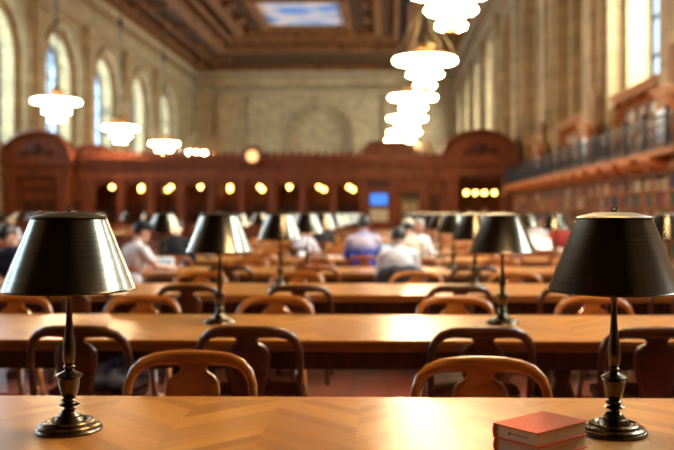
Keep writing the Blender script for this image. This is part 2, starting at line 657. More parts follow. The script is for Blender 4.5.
for k in range(5):   # rosette blocks either side of the painting
    y = 50 + k * 4.6
    for sx in (-1, 1):
        ball(bm, (CX + sx * 4.75, y, CEIL - 0.12), (0.55, 0.75, 0.3), 1)
for k in range(34):  # dentil rows
    x = CX - 5.9 + k * 0.36
    box(bm, x, x + 0.2, PY1 + 2.5, PY1 + 2.8, CEIL - 0.62, CEIL - 0.3)
    x = CX - 8.2 + k * 0.49
    box(bm, x, x + 0.26, PY1 + 6.6, PY1 + 6.95, CEIL - 0.5, CEIL)
for k in range(16):
    x = CX - 7.4 + k * 0.98
    ball(bm, (x, PY1 + 4.0, CEIL - 0.05), (0.3, 0.35, 0.2), 1)
for k in range(5):
    y = -10 + 9.2 * k
    box(bm, LW + 1, RW - 1, y, y + 0.7, CEIL - 0.45, CEIL)
struct('trim_4', bm, GILT)
bm = NB(); box(bm, CX - 2.85, CX + 2.85, PY0, PY1, CEIL - 0.08, CEIL)
tag(obj('ceiling_painting', bm, sky_paint()), 'painted panel of blue sky and pale clouds set in the dark coffered ceiling', 'painting')

# windows
nwin = 0


def window(X0, y, s):
    global nwin
    nwin += 1
    xg = X0 + s * 1.3
    fn = lambda u, v, t: Vector((xg + s * t, u, v))
    e = NB()
    slab(e, arch(y, WIN_W, WIN_SILL, WIN_TOP), [arch(y, WIN_W - 0.24, WIN_SILL + 0.12, WIN_TOP - 0.12)[::-1]], fn, -0.08, 0.08)
    root = obj('window_%d' % nwin, e, IRON)
    root['kind'] = 'structure'
    g = NB()
    slab(g, arch(y, WIN_W - 0.1, WIN_SILL + 0.05, WIN_TOP - 0.05), [], fn, 0.0, 0.012)
    obj('pane', g, GLASS, root)
    g = NB()
    for dy in (-1.1, 0, 1.1):
        top = WIN_TOP - WIN_W / 2 + math.sqrt(max(0, (WIN_W / 2) ** 2 - dy * dy)) - 0.06
        a, c = sorted((xg - 0.06, xg + 0.06))
        box(g, a, c, y + dy - 0.06, y + dy + 0.06, WIN_SILL, top)
    for k in range(1, 6):
        z = WIN_SILL + k * 1.15
        hw = WIN_W / 2 if z < WIN_TOP - WIN_W / 2 else math.sqrt(max(0, (WIN_W / 2) ** 2 - (z - WIN_TOP + WIN_W / 2) ** 2))
        a, c = sorted((xg - 0.045, xg + 0.045))
        box(g, a, c, y - hw, y + hw, z - 0.045, z + 0.045)
    obj('glazing_bars', g, IRON, root)


for wy in LEFT_WINDOWS:
    window(LW, wy, -1)
for wy in RIGHT_WINDOWS:
    window(RW, wy, 1)

# ------------------------------------------------------------ wooden screen across the room
scr = thing('wooden_screen', 'long reddish brown panelled wooden screen with arched openings across the hall', 'screen', (0, SCREEN, 0))
S = SCREEN
fs = lambda u, v, t: Vector((u, t, v))
arch_px = [104 + 30.5 * k for k in range(9)]
arch_x = [PX(p, S) for p in arch_px]
x_l, x_r = LW + 0.02, RW - 0.02
door_x = PX(479, S)
lpav = PX(31, S)
bm = NB()
holes = [arch(x, 1.16, 0.9, 2.98, 10, 0.42)[::-1] for x in arch_x]
holes.append([(door_x - 1.05, 0.02), (door_x - 1.05, 3.1), (door_x + 1.05, 3.1), (door_x + 1.05, 0.02)])
xd = PX(410, S)
holes.append([(xd - 0.45, 0.9), (xd - 0.45, 2.5), (xd + 0.45, 2.5), (xd + 0.45, 0.9)])
slab(bm, [(x_l, 0), (x_r, 0), (x_r, 3.3), (x_l, 3.3)], holes, fs, 0, 0.25)
obj('panelled_front', bm, WOODP, scr)
bm = NB()
for z0, z1, p in ((3.2, 3.38, 0.16), (3.38, 3.75, 0.05), (3.75, 3.9, 0.2), (3.9, 4.1, 0.3), (4.1, 4.28, 0.5), (4.28, 4.4, 0.4)):
    box(bm, x_l, x_r, -p, 0.3, z0, z1)
x = x_l + 0.1
while x < x_r - 0.2:
    box(bm, x, x + 0.16, -0.34, 0.1, 4.4, 4.58)
    x += 0.42
obj('entablature', bm, WOODP, scr)
bm = NB(); box(bm, x_l, x_r, 0.25, 3.7, 3.3, 3.45); box(bm, x_l, x_r, 3.6, 3.7, 0, 3.3)
for x in [(a + c) / 2 for a, c in zip(arch_x, arch_x[1:])][1::2]:
    box(bm, x - 0.04, x + 0.04, 2.0, 3.6, 0, 3.3)
obj('inner_room_panelling', bm, WOODP, scr)
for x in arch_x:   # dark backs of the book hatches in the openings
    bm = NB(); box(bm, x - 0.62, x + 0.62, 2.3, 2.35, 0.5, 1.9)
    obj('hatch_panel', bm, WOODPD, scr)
for i in range(10):
    x = arch_x[0] - 0.765 + i * 1.534
    bm = NB()
    box(bm, x - 0.13, x + 0.13, -0.14, 0, 0.0, 3.2)
    box(bm, x - 0.18, x + 0.18, -0.2, 0, 0.0, 0.9)
    box(bm, x - 0.18, x + 0.18, -0.18, 0, 2.98, 3.2)
    obj('pilaster', bm, WOODP, scr)
for px in (362, 393, 427, 441, 64, 82):
    x = PX(px, S)
    bm = NB(); box(bm, x - 0.12, x + 0.12, -0.12, 0, 0, 3.2); box(bm, x - 0.16, x + 0.16, -0.16, 0, 2.98, 3.2)
    obj('pilaster', bm, WOODP, scr)
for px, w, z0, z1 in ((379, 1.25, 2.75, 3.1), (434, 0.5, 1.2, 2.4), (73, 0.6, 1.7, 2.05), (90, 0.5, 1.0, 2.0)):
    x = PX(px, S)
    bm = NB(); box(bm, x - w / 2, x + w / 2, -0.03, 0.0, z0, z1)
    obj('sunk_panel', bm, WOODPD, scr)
bm = NB()
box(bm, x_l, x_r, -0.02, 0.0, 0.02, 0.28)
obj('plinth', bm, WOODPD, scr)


def pavilion(cx, name, door):
    p = thing(name, 'tall carved wooden portal with round pediment %s' % (
        'around the doorway at the right of the screen' if door else 'at the left edge of the photo'),
        'portal', (cx, S, 0))
    for sx in (-1, 1):
        fr = NB()
        box(fr, sx * 1.45 - 0.3, sx * 1.45 + 0.3, -0.75, -0.21, 0, 3.3)
        box(fr, sx * 1.45 - 0.36, sx * 1.45 + 0.36, -0.8, -0.21, 0, 0.5)
        box(fr, sx * 1.45 - 0.36, sx * 1.45 + 0.36, -0.8, -0.21, 3.05, 3.3)
        obj('side_pier', fr, WOODP, p)
    e = NB()
    for z0, z1, q in ((3.3, 3.5, 0.85), (3.5, 3.85, 0.75), (3.85, 4.1, 0.98)):
        box(e, -1.8 - (q - 0.8), 1.8 + (q - 0.8), -q, -0.51, z0, z1)
    obj('lintel', e, WOODP, p)
    a = NB()
    f2 = lambda u, v, t: Vector((u, t, v))
    slab(a, arch(0, 3.5, 4.1, 5.35, 20, 1.1), [], f2, -0.7, 0.1)
    obj('tympanum', a, WOODP, p)
    a = NB()
    sweep(a, [Vector((u, -0.5, v)) for u, v in arch(0, 3.7, 4.1, 5.5, 24, 1.25)], (0.15, 0.5), n=8)
    obj('round_pediment', a, WOODP, p)
    a = NB()
    ball(a, (0, -0.7, 4.65), (0.4, 0.12, 0.32), 2)
    for sx in (-1, 1):
        ball(a, (sx * 0.62, -0.7, 4.5), (0.3, 0.08, 0.13), 2)
    obj('carved_crest', a, WOODPD, p)
    if not door:
        a = NB(); box(a, -1.15, 1.15, -0.35, -0.21, 0, 3.3)
        obj('panel', a, WOODP, p)
        a = NB(); box(a, -0.9, 0.9, -0.37, -0.35, 2.55, 2.75); obj('sunk_panel', a, WOODPD, p)
        for k in range(3):
            a = NB(); box(a, -0.85 + k * 0.6, -0.35 + k * 0.6, -0.37, -0.35, 1.3, 2.1); obj('sunk_panel', a, WOODPD, p)
    return p


pavilion(door_x, 'wooden_portal', True)
pavilion(lpav + 0.42, 'wooden_portal', False).scale.x = 0.92
# small curved pediment behind the cornice, left
bm = NB()
slab(bm, arch(0, 2.3, 0, 0.75, 16, 0.7), [], lambda u, v, t: Vector((u, t, v)), 0.0, 0.4)
o = obj('curved_pediment', bm, WOODP, loc=(PX(96, S + 2.0), S + 1.0, 4.3))
box_b = NB(); box(box_b, -1.2, 1.2, -0.05, 0.45, -0.85, 0); obj('pediment_base', box_b, WOODP, o)
tag(o, 'low curved wooden pediment rising behind the cornice beside the left portal', 'pediment')
# hipped block above the cornice, right
bm = NB()
slab(bm, [(-1.3, 0), (1.3, 0), (1.3, 0.45), (0.95, 0.85), (-0.95, 0.85), (-1.3, 0.45)], [], lambda u, v, t: Vector((u, t, v)), 0, 1.6)
o = obj('roof_block', bm, WOODP, loc=(PX(388, S + 1), S + 0.8, 4.3))
box_b = NB(); box(box_b, -1.4, 1.4, -0.08, 1.68, 0.42, 0.5); obj('moulding', box_b, GILT, o)
box_b = NB(); box(box_b, -1.2, 1.2, 0.1, 1.5, -0.85, 0); obj('block_base', box_b, WOODP, o)
tag(o, 'hipped brown wooden block on top of the screen above the blue monitor', 'roof block')
bm = NB(); lathe(bm, [(0.36, 0), (0.42, 0.1), (0.42, 0.62), (0.36, 0.7)], 24)
o = obj('drum', bm, mat('cream_drum', (0.8, 0.6, 0.33), 0.6), loc=(PX(424, S + 1), S + 1.2, 4.0 - 0.0))
o.location.z = 4.45
bb = NB(); lathe(bb, [(0.2, -1.0), (0.2, 0)], 12); obj('stem', bb, WOODP, o)
tag(o, 'cream coloured drum standing on top of the wooden screen left of the right portal', 'drum')
# clock
ck = thing('wall_clock', 'round glowing amber clock in a wooden ring on top of the screen', 'clock', (PX(252, S - 0.5), S - 0.51, 4.30))
bm = NB(); sweep(bm, [Vector((0.42 * math.cos(2 * PI * i / 28), -0.06, 0.42 * math.sin(2 * PI * i / 28))) for i in range(28)], (0.12, 0.13), n=8, closed=True)
obj('clock_frame', bm, WOODP, ck)
bm = NB(); lathe(bm, [(0.36, 0), (0.36, 0.06)], 28, M=Matrix.Rotation(R(90), 4, 'X'))
obj('clock_face', bm, CLOCKF, ck)
bm = NB(); box(bm, -0.012, 0.012, -0.075, -0.065, 0, 0.24); box(bm, 0, 0.16, -0.075, -0.065, -0.012, 0.012)
obj('clock_hands', bm, IRON, ck)
bm = NB(); box(bm, -0.42, 0.42, 0.0, 0.3, -0.05, 0.1); obj('clock_bracket', bm, WOODP, ck)
# monitor and notice
mo = thing('monitor', 'wall monitor with a plain blue screen on the wooden screen', 'monitor', (PX(379, S), S - 0.12, 2.15))
bm = NB(); box(bm, -0.48, 0.48, -0.02, 0.12, -0.33, 0.33); obj('monitor_frame', bm, IRON, mo)
bm = NB(); box(bm, -0.43, 0.43, -0.03, -0.02, -0.28, 0.28)
obj('display', bm, mat('blue_display', (0.02, 0.1, 0.4), 0.3, emit=(0.04, 0.22, 0.85), es=1.0), mo)
bm = NB(); box(bm, -0.45, 0.45, -0.02, 0.0, 0, 0.62)
tag(obj('notice_board', bm, mat('notice_paper', (0.55, 0.45, 0.3), 0.7), loc=(PX(379, S), S - 0.0, 1.05)), 'pale notice panel mounted directly below the blue monitor', 'notice')
# shelf cabinet seen in the small opening
bk = thing('display_case', 'pale display case in the opening right of the blue monitor', 'display case', (xd, S + 0.4, 0))
bm = NB(); box(bm, -0.5, 0.5, 0, 0.35, 0, 1.05); box(bm, -0.5, 0.5, 0.3, 0.35, 1.05, 2.6); obj('cabinet', bm, mat('olive_panel', (0.25, 0.20, 0.10), 0.6), bk)
for sx in (-0.2, 0.2):
    bm = NB(); box(bm, sx - 0.15, sx + 0.15, 0.24, 0.3, 1.5, 1.95)
    obj('framed_sheet', bm, mat('pale_sheet', (0.6, 0.42, 0.28), 0.7), bk)
# globe lights
gl = thing('globe_light', '', 'lamp', (0, 0, 0))
bm = NB(); ball(bm, (0, 0, 0), 0.105, 3); obj('globe', bm, GLOBE, gl)
bm = NB(); lathe(bm, [(0.012, 0.1), (0.012, 0.5)], 8); lathe(bm, [(0.04, 0.09), (0.03, 0.13)], 12); obj('rod', bm, IRON, gl)
regkids(gl)
first = True
glist = [(x, 1.0, 2.80, 'yellow globe light hanging in the %s arched opening of the screen from the left' % CNT[i + 1]) for i, x in enumerate(arch_x)]
for i, px in ((1, 139.5), (2, 166.5), (4, 229.5), (5, 262), (7, 324), (8, 353)):
    glist.append((PX(px, S + 2.9), 2.9, 2.72, 'deeper globe light seen lower down inside the %s arched opening from the left' % CNT[i + 1]))
for i, px in enumerate((466, 475, 484, 494)):
    glist.append((PX(px, S + 1), 1.0, 2.5, 'globe light in the right doorway, %s of four from the left' % CNT[i + 1]))
for x, y, z, lab in glist:
    if first:
        gl.location = (x, S + y, z); gl['label'] = lab; gl['group'] = 'globe lights in the screen'; first = False
    else:
        dup(gl, (x, S + y, z), 0, lab, 'globe lights in the screen')
    if z > 2.7 or z < 2.6:
        pass

# ------------------------------------------------------------ right wall: bookcases, balcony, railing, upper cases
BX = 6.1   # front of the lower bookcases
BL = 2.05
bc = thing('bookcase', '', 'bookcase')
bm = NB()
box(bm, 0.5, 0.58, 0, BL, 0, 2.42)
for y in (0, BL - 0.05, BL / 2 - 0.02):
    box(bm, 0.0, 0.5, y, y + 0.05, 0, 2.42)
box(bm, 0.0, 0.5, 0.05, BL - 0.05, 0, 0.12)
box(bm, 0.0, 0.5, 0.05, BL - 0.05, 2.34, 2.42)
obj('carcass', bm, SHELFW, bc)
SHZ = [0.12, 0.50, 0.87, 1.24, 1.61, 1.98]
for z in SHZ[1:]:
    bm = NB(); box(bm, 0.01, 0.5, 0.05, BL - 0.05, z - 0.025, z)
    obj('shelf', bm, SHELFW, bc)
regkids(bc)
ncase = 12
for k in range(ncase):
    y = 18.2 + k * BL
    lab = '%s tall wooden bookcase along the right wall, full of books' % ORD[k + 1]
    if k == 0:
        bc.location = (BX, y, 0); bc['label'] = lab; bc['group'] = 'bookcases under the balcony'
    else:
        dup(bc, (BX, y, 0), 0, lab, 'bookcases under the balcony')
BOOKM = [mat('book_cloth_' + n, c, 0.6, col2=tuple(v * 0.75 for v in c), scale=30) for n, c in (
    ('red', (0.30, 0.055, 0.025)), ('brown', (0.20, 0.08, 0.035)), ('tan', (0.50, 0.30, 0.12)), ('green', (0.07, 0.10, 0.04)),
    ('navy', (0.035, 0.04, 0.07)), ('cream', (0.60, 0.46, 0.26)), ('black', (0.03, 0.028, 0.03)), ('orange', (0.55, 0.2, 0.07)))]
BN = ['red', 'brown', 'tan', 'green', 'navy', 'cream', 'black', 'orange']
bproto = []
for i in range(8):
    bm = NB()
    box(bm, 0.0, 0.2, 0, 0.9, 0, 1)          # unit: thickness .9 along y, height 1
    me = bpy.data.meshes.new('book')
    # rounded spine facing the room
    bmesh.ops.bevel(bm, geom=[e for e in bm.edges if abs(e.verts[0].co.x) < 1e-6 and abs(e.verts[1].co.x) < 1e-6 and abs(e.verts[0].co.z - e.verts[1].co.z) > 0.5],
                    offset=0.02, segments=2, affect='EDGES')
    bmesh.ops.recalc_face_normals(bm, faces=bm.faces)
    bm.to_mesh(me); bm.free()
    me.materials.append(BOOKM[i])
    bproto.append(me)
SN = ['bottom', 'second', 'third', 'fourth', 'fifth', 'top']
nbook = 0
rest = NB()
restm = []
rngb = random.Random(3)
for k in range(ncase):
    y0 = 18.2 + k * BL
    for half in range(2):
        for si in range(5, -1, -1):
            z = SHZ[si]
            y = y0 + 0.07 + half * (BL / 2 - 0.01)
            yend = y + BL / 2 - 0.1
            run = rngb.choice([0, 1, 2, 7, 5, 3])
            while y < yend - 0.07:
                w = rngb.uniform(0.035, 0.07)
                h = rngb.uniform(0.24, 0.32)
                if rngb.random() < 0.25:
                    run = rngb.choice([0, 1, 1, 1, 2, 3, 3, 4, 5, 6, 6, 7])
                dx = rngb.uniform(0.02, 0.07)
                if y0 + half > 18.9 and si >= 2 and nbook < 230:
                    o = bpy.data.objects.new('book', bproto[run])
                    COL.objects.link(o)
                    o.location = (BX + dx, y, z)
                    o.scale = (1, w, h)
                    tag(o, '%s upright book on the %s shelf of the %s right-wall bookcase' % (BN[run], SN[si], CNT[k + 1]), 'book', 'books in the right wall bookcases')
                    nbook += 1
                else:
                    n0 = len(rest.faces)
                    box(rest, BX + dx, BX + 0.3, y, y + w * 0.9, z, z + h)
                    restm += [run] * 6
                y += w
                if rngb.random() < 0.03:
                    y += 0.08


def finish_rest(bmx, ms, name, label):
    me = bpy.data.meshes.new(name)
    for m in BOOKM:
        me.materials.append(m)
    bmx.faces.ensure_lookup_table()
    for f, i in zip(bmx.faces, ms):
        f.material_index = i
    bmx.to_mesh(me); bmx.free()
    o = bpy.data.objects.new(name, me); COL.objects.link(o)
    tag(o, label, 'books', kind='stuff')


finish_rest(rest, restm, 'shelved_books', 'many small distant books filling the lower right bookcases')

# balcony
bal = thing('balcony', 'narrow gallery on orange brackets above the right-wall bookcases', 'balcony', (0, 0, 0))
bm = NB()
box(bm, 5.65, RW - 0.02, 17.5, S - 0.9, 2.68, 2.8)
box(bm, 5.95, RW - 0.02, 17.5, S - 0.9, 2.42, 2.52)
box(bm, 6.05, RW - 0.02, 17.5, S - 0.9, 2.52, 2.68)
obj('gallery_floor', bm, SHELFW, bal)
for k in range(15):
    y = 18.9 + 1.62 * k
    bm = NB()
    slab(bm, [(6.05, 2.68), (5.6, 2.68), (5.6, 2.58), (5.72, 2.47), (5.9, 2.43), (6.05, 2.44)], [],
         lambda u, v, t: Vector((u, t, v)), y, y + 0.95)
    obj('bracket', bm, CORB, bal, bevel=0.03)
rail = thing('railing', 'dark iron balustrade along the gallery above the right bookcases', 'railing', (5.72, 0, 2.8))
bm = NB(); box(bm, -0.03, 0.03, 17.5, S - 0.9, 0.66, 0.71); box(bm, -0.03, 0.03, 17.5, S - 0.9, 0.04, 0.08); box(bm, -0.015, 0.015, 17.5, S - 0.9, 0.5, 0.53)
obj('handrail', bm, IRON, rail)
for k in range(16):
    y = 18.0 + 1.62 * k
    bm = NB(); box(bm, -0.05, 0.05, y, y + 0.1, 0, 0.78); ball(bm, (0, y + 0.05, 0.83), 0.06, 2)
    obj('post', bm, IRON, rail)
bm = NB()
y = 17.6
while y < S - 1.2:
    lathe(bm, [(0.010, 0.08), (0.020, 0.25), (0.010, 0.4), (0.010, 0.66)], 5, c=(0, y, 0), close=False)
    y += 0.17
bl = obj('balusters', bm, IRON, rail)
bl['kind'] = 'stuff'

# upper cases
for ci, c in enumerate([24.2 - 8.2 * 0, 32.4, 40.6]):
    u = thing('gallery_bookcase', '%s upper bookcase on the gallery below the %s' % (ORD[ci + 1], ['bright window', 'first blind arch', 'second blind arch'][ci]),
              'bookcase', (RW + 0.06, c, 2.83), 0, 'bookcases on the gallery')
    bm = NB()
    box(bm, 0.36, 0.42, -2.2, 2.2, 0, 2.0)
    for y in (-2.2, -1.1, 0.0, 1.1, 2.15):
        box(bm, 0.02, 0.4, y, y + 0.05, 0, 2.0)
    obj('carcass', bm, SHELFW, u)
    for z in (0.04, 0.42, 0.80, 1.20, 1.6):
        bm = NB(); box(bm, 0.03, 0.36, -2.15, 2.15, z - 0.025, z); obj('shelf', bm, SHELFW, u)
    bm = NB(); box(bm, -0.1, 0.42, -2.3, 2.3, 2.0, 2.1); box(bm, -0.02, 0.42, -2.25, 2.25, 1.88, 2.0)
    obj('cornice', bm, mat('cornice_wood', (0.42, 0.16, 0.04), 0.6, spec=0.2), u)
    rest = NB(); restm = []
    for si, z in enumerate((0.04, 0.42, 0.80, 1.20)):
        y = c - 2.1
        run = 2
        while y < c + 1.0:
            w = rngb.uniform(0.04, 0.08); h = rngb.uniform(0.24, 0.33)
            if rngb.random() < 0.4:
                run = rngb.choice([6, 6, 5, 1, 4, 2])
            if ci == 0 and nbook < 298 and si >= 2:
                o = bpy.data.objects.new('book', bproto[run]); COL.objects.link(o)
                o.location = (RW + 0.11, y, 2.83 + z); o.scale = (1, w, h)
                tag(o, '%s book on the %s shelf of the gallery bookcase below the bright window' % (BN[run], ['bottom', 'lower', 'middle', 'top'][si]), 'book', 'books on the gallery')
                nbook += 1
            else:
                box(rest, RW + 0.12, RW + 0.38, y, y + w * 0.9, 2.83 + z, 2.83 + z + h); restm += [run] * 6
            y += w
    finish_rest(rest, restm, 'gallery_books', 'distant rows of books in the %s gallery bookcase' % ORD[ci + 1])
# pier cabinets on the gallery
PINK = mat('cabinet_top_wood', (0.55, 0.25, 0.10), 0.6, spec=0.2)  # even reddish-brown wood colour of the cabinet tops
for ci, c in enumerate((19.5, 27.3, 36.0)):
    u = thing('pier_cabinet', 'gallery cabinet with a projecting reddish top in front of the %s stone pier' % ORD[ci + 1], 'cabinet', (6.38 - 0.42, c, 2.8), 0, 'cabinets on the gallery')
    bm = NB(); box(bm, 0.1, 0.4, -0.4, 0.4, 0, 1.25); obj('body', bm, SHELFW, u)
    bm = NB(); box(bm, -0.02, 0.4, -0.5, 0.5, 1.36, 1.44); box(bm, 0.05, 0.4, -0.44, 0.44, 1.25, 1.36); obj('top', bm, PINK, u)
    bm = NB(); box(bm, 0.3, 0.4, -0.2, 0.2, 1.46, 2.4); obj('upper_panel', bm, mat('pier_panel_wood', (0.26, 0.11, 0.04), 0.6, spec=0.2), u)
    bm = NB(); box(bm, 0.085, 0.1, -0.37, -0.02, 0.25, 0.95); box(bm, 0.085, 0.1, 0.02, 0.37, 0.25, 0.95)
    obj('pale_glass_panel', bm, mat('painted_window_reflection', (0.85, 0.88, 0.92), 0.5), u)  # bluish white paints a window reflection into the glass door panels

# ------------------------------------------------------------ chandeliers
chz = 4.23 + EYE
ch = thing('chandelier', '', 'chandelier')
tiers = [(0.83, 0.0), (0.45, -0.38), (0.25, -0.68)]
for i, (r, z) in enumerate(tiers):
    bm = NB()
    lathe(bm, [(r * 0.45, z + 0.16), (r * 0.9, z + 0.10), (r, z + 0.04), (r * 0.98, z - 0.02), (r * 0.8, z - 0.06), (r * 0.45, z - 0.10)], 28, close=False)
    t = obj('tier', bm, BRASS, ch)
    bm = NB()
    n = int(2 * PI * r / 0.19)
    for k in range(n):
        a = 2 * PI * k / n
        ball(bm, ((r - 0.02) * math.cos(a), (r - 0.02) * math.sin(a), z - 0.03), (0.07, 0.07, 0.062), 1)
    sweep(bm, [Vector(((r - 0.02) * math.cos(2 * PI * k / 24), (r - 0.02) * math.sin(2 * PI * k / 24), z - 0.02)) for k in range(24)], (0.03, 0.03), n=6, up=Vector((0, 0, 1)), closed=True)
    obj('bulb_ring', bm, CBULB, t)
bm = NB()
lathe(bm, [(0.06, -0.85), (0.09, -0.8), (0.05, -0.7), (0.05, 0.25), (0.28, 0.3), (0.30, 0.36), (0.1, 0.5), (0.04, 0.7)], 16)
obj('centre_stem', bm, BRASS, ch)
bm = NB()
for k in range(6):
    a = 2 * PI * k / 6
    sweep(bm, [Vector((0.85 * math.cos(a), 0.85 * math.sin(a), 0.08)), Vector((0.06 * math.cos(a), 0.06 * math.sin(a), 1.5))], (0.014, 0.014), n=5)
obj('suspension_rods', bm, BRASS, ch)
bm = NB(); lathe(bm, [(0.03, 0.65), (0.03, CEIL - chz)], 8); ball(bm, (0, 0, 5.2), (0.14, 0.14, 0.25), 1)
obj('chain', bm, IRON, ch)
regkids(ch)
clist = []
for i, (px, off) in enumerate(((54, 113), (119, 86), (163, 70), (193, 61), (213, 57))):
    d = 3700 / off
    clist.append((PX(px, d), d, 'glowing three-tier chandelier, %s in the left row' % (['nearest', 'second', 'third', 'fourth', 'farthest'][i])))
for i, (px, off) in enumerate(((451, 224), (425, 153), (413, 116), (407, 95), (404, 81), (400, 73))):
    d = 3700 / off
    clist.append((PX(px, d), d, 'glowing three-tier chandelier, %s in the right row' % (['topmost and nearest', 'second', 'third', 'fourth', 'fifth', 'lowest and farthest'][i])))
for x, y in ((-13.0, 23.0), (-13.0, 13.0), (1.3, 11.0), (1.3, 4.6)):  # unseen chandeliers added to light the near tables
    clist.append((x, y, 'unseen three-tier chandelier added in the nearer hall to light the near tables'))
for i, (x, y, lab) in enumerate(clist):
    if i == 0:
        ch.location = (x, y, chz); ch['label'] = lab; ch['group'] = 'chandeliers'
    else:
        dup(ch, (x, y, chz), 0, lab, 'chandeliers')

# ------------------------------------------------------------ tables
TH = 0.76
TD = 1.22
tb = thing('reading_table', '', 'table')
HL = 3.65
bm = NB(); box(bm, -HL, HL, -TD / 2, TD / 2, TH - 0.022, TH)
obj('tabletop', bm, TOP, tb, bevel=0.004)
bm = NB(); box(bm, -HL + 0.01, HL - 0.01, -TD / 2 + 0.008, TD / 2 - 0.008, TH - 0.065, TH - 0.022)
obj('edge_moulding', bm, EDGEW, tb, bevel=0.008)
bm = NB()
for s in (-1, 1):
    box(bm, -HL + 0.2, HL - 0.2, s * 0.42 - 0.02, s * 0.42 + 0.02, TH - 0.19, TH - 0.065)
    box(bm, s * (HL - 0.22) - 0.02, s * (HL - 0.22) + 0.02, -0.40, 0.40, TH - 0.19, TH - 0.065)
obj('apron', bm, TABW, tb)
for x in (-3.2, -1.1, 1.1, 3.2):
    for s in (-1, 1):
        bm = NB()
        lathe(bm, [(0.05, 0.08), (0.06, 0.14), (0.045, 0.18), (0.075, 0.30), (0.07, 0.42), (0.04, 0.50), (0.055, 0.53), (0.055, 0.57)], 14, c=(x, s * 0.36, 0))
        box(bm, x - 0.06, x + 0.06, s * 0.36 - 0.06, s * 0.36 + 0.06, 0.57, TH - 0.065)
        obj('leg', bm, TABW, tb)
    bm = NB(); box(bm, x - 0.05, x + 0.05, -0.5, 0.5, 0, 0.08)
    obj('foot', bm, TABW, tb, bevel=0.015)
bm = NB(); box(bm, -3.2, 3.2, -0.05, 0.05, 0.083, 0.14)
obj('stretcher', bm, TABW, tb)
regkids(tb)
PITCH = 2.69
ROWY = [2.72 + PITCH * k for k in range(13)]
TXC = -0.10
LXC = -12.4
for k, y in enumerate(ROWY):
    lab = '%s long honey-coloured reading table%s, in the main column' % (ORD[k + 1], ' with the red books on it' if k == 0 else ' from the camera')
    if k == 0:
        tb.location = (TXC, y, 0); tb['label'] = lab; tb['group'] = 'long reading tables'
    else:
        dup(tb, (TXC, y, 0), 0, lab, 'long reading tables')
LROWS = ROWY[6:]
for k, y in enumerate(LROWS):
    dup(tb, (LXC, y, 0), 0, '%s long reading table visible across the left aisle' % ORD[k + 1], 'long reading tables')

# ------------------------------------------------------------ chairs


def chair_y(x, z):
    return -0.215 - 0.065 * (1 - (x / 0.29) ** 2) - 0.10 * (z - 0.46)


def make_chair():
    t = thing('reading_chair', '', 'chair')
    # seat
    bm = NB()
    out = []
    for i in range(28):
        a = 2 * PI * i / 28
        c, s = math.cos(a), math.sin(a)
        x = 0.255 * abs(c) ** 0.6 * (1 if c > 0 else -1)
        y = 0.235 * abs(s) ** 0.6 * (1 if s > 0 else -1)
        x *= 1 - 0.1 * (-y / 0.235)
        out.append((x, y))
    slab(bm, out, [], lambda u, v, tt: Vector((u, v, tt)), 0.425, 0.462)
    obj('seat', bm, CHAIRL, t, bevel=0.01)
    # hoop
    half = [(0.272, 0.44), (0.276, 0.52), (0.282, 0.60), (0.284, 0.67), (0.277, 0.73), (0.258, 0.778), (0.222, 0.813), (0.17, 0.833), (0.11, 0.840), (0.05, 0.842)]
    wid = [0.020, 0.020, 0.020, 0.020, 0.021, 0.023, 0.026, 0.029, 0.032, 0.034]
    pts = half + [(-x, z) for x, z in half[::-1]]
    ws = wid + wid[::-1]
    P = []
    for (x, z), w in zip(pts, ws):
        sx = 0.276 / 0.284
        P.append(Vector((x * sx, chair_y(x * sx, z), z - w + 0.018)))
    bm = NB()
    sweep(bm, P, [(w, 0.017) for w in ws], n=12)
    obj('back_hoop', bm, CHAIRL, t)
    # splat
    bm = NB()
    prof = [(0.13, 0.832), (0.100, 0.812), (0.066, 0.797), (0.056, 0.782), (0.060, 0.768), (0.080, 0.757), (0.100, 0.742), (0.112, 0.722), (0.118, 0.69), (0.116, 0.65), (0.106, 0.60), (0.092, 0.54), (0.082, 0.455)]
    g = []
    for w, z in prof:
        row = []
        for j in range(7):
            x = w * (j / 3 - 1)
            row.append((x, z))
        g.append(row)
    F = [[bm.verts.new((x, chair_y(x, z) - 0.011, z)) for x, z in r] for r in g]
    Bk = [[bm.verts.new((x, chair_y(x, z) + 0.011, z)) for x, z in r] for r in g]
    for i in range(len(g) - 1):
        for j in range(6):
            bm.faces.new((F[i][j], F[i][j + 1], F[i + 1][j + 1], F[i + 1][j])).smooth = True
            bm.faces.new((Bk[i][j], Bk[i + 1][j], Bk[i + 1][j + 1], Bk[i][j + 1])).smooth = True
        bm.faces.new((F[i][0], F[i + 1][0], Bk[i + 1][0], Bk[i][0]))
        bm.faces.new((F[i][6], Bk[i][6], Bk[i + 1][6], F[i + 1][6]))
    for j in range(6):
        bm.faces.new((F[0][j], Bk[0][j], Bk[0][j + 1], F[0][j + 1]))
        bm.faces.new((F[-1][j], F[-1][j + 1], Bk[-1][j + 1], Bk[-1][j]))
    obj('splat', bm, CHAIRL, t)
    for sx in (-1, 1):
        for sy in (-1, 1):
            bm = NB()
            sweep(bm, [Vector((sx * 0.20, sy * 0.17, 0.43)), Vector((sx * 0.225, sy * 0.20, 0.2)), Vector((sx * 0.24, sy * (0.215 if sy > 0 else 0.25), 0.0))],
                  [(0.022, 0.022), (0.019, 0.019), (0.014, 0.014)], n=8)
            obj('leg', bm, CHAIRL, t)
    for sx in (-1, 1):
        bm = NB(); sweep(bm, [Vector((sx * 0.225, -0.2, 0.19)), Vector((sx * 0.225, 0.2, 0.19))], (0.01, 0.01), n=6, up=Vector((0, 0, 1)))
        obj('stretcher', bm, CHAIRL, t)
    bm = NB(); sweep(bm, [Vector((-0.22, 0, 0.19)), Vector((0.22, 0, 0.19))], (0.01, 0.01), n=6)
    obj('stretcher', bm, CHAIRL, t)
    regkids(t)
    return t


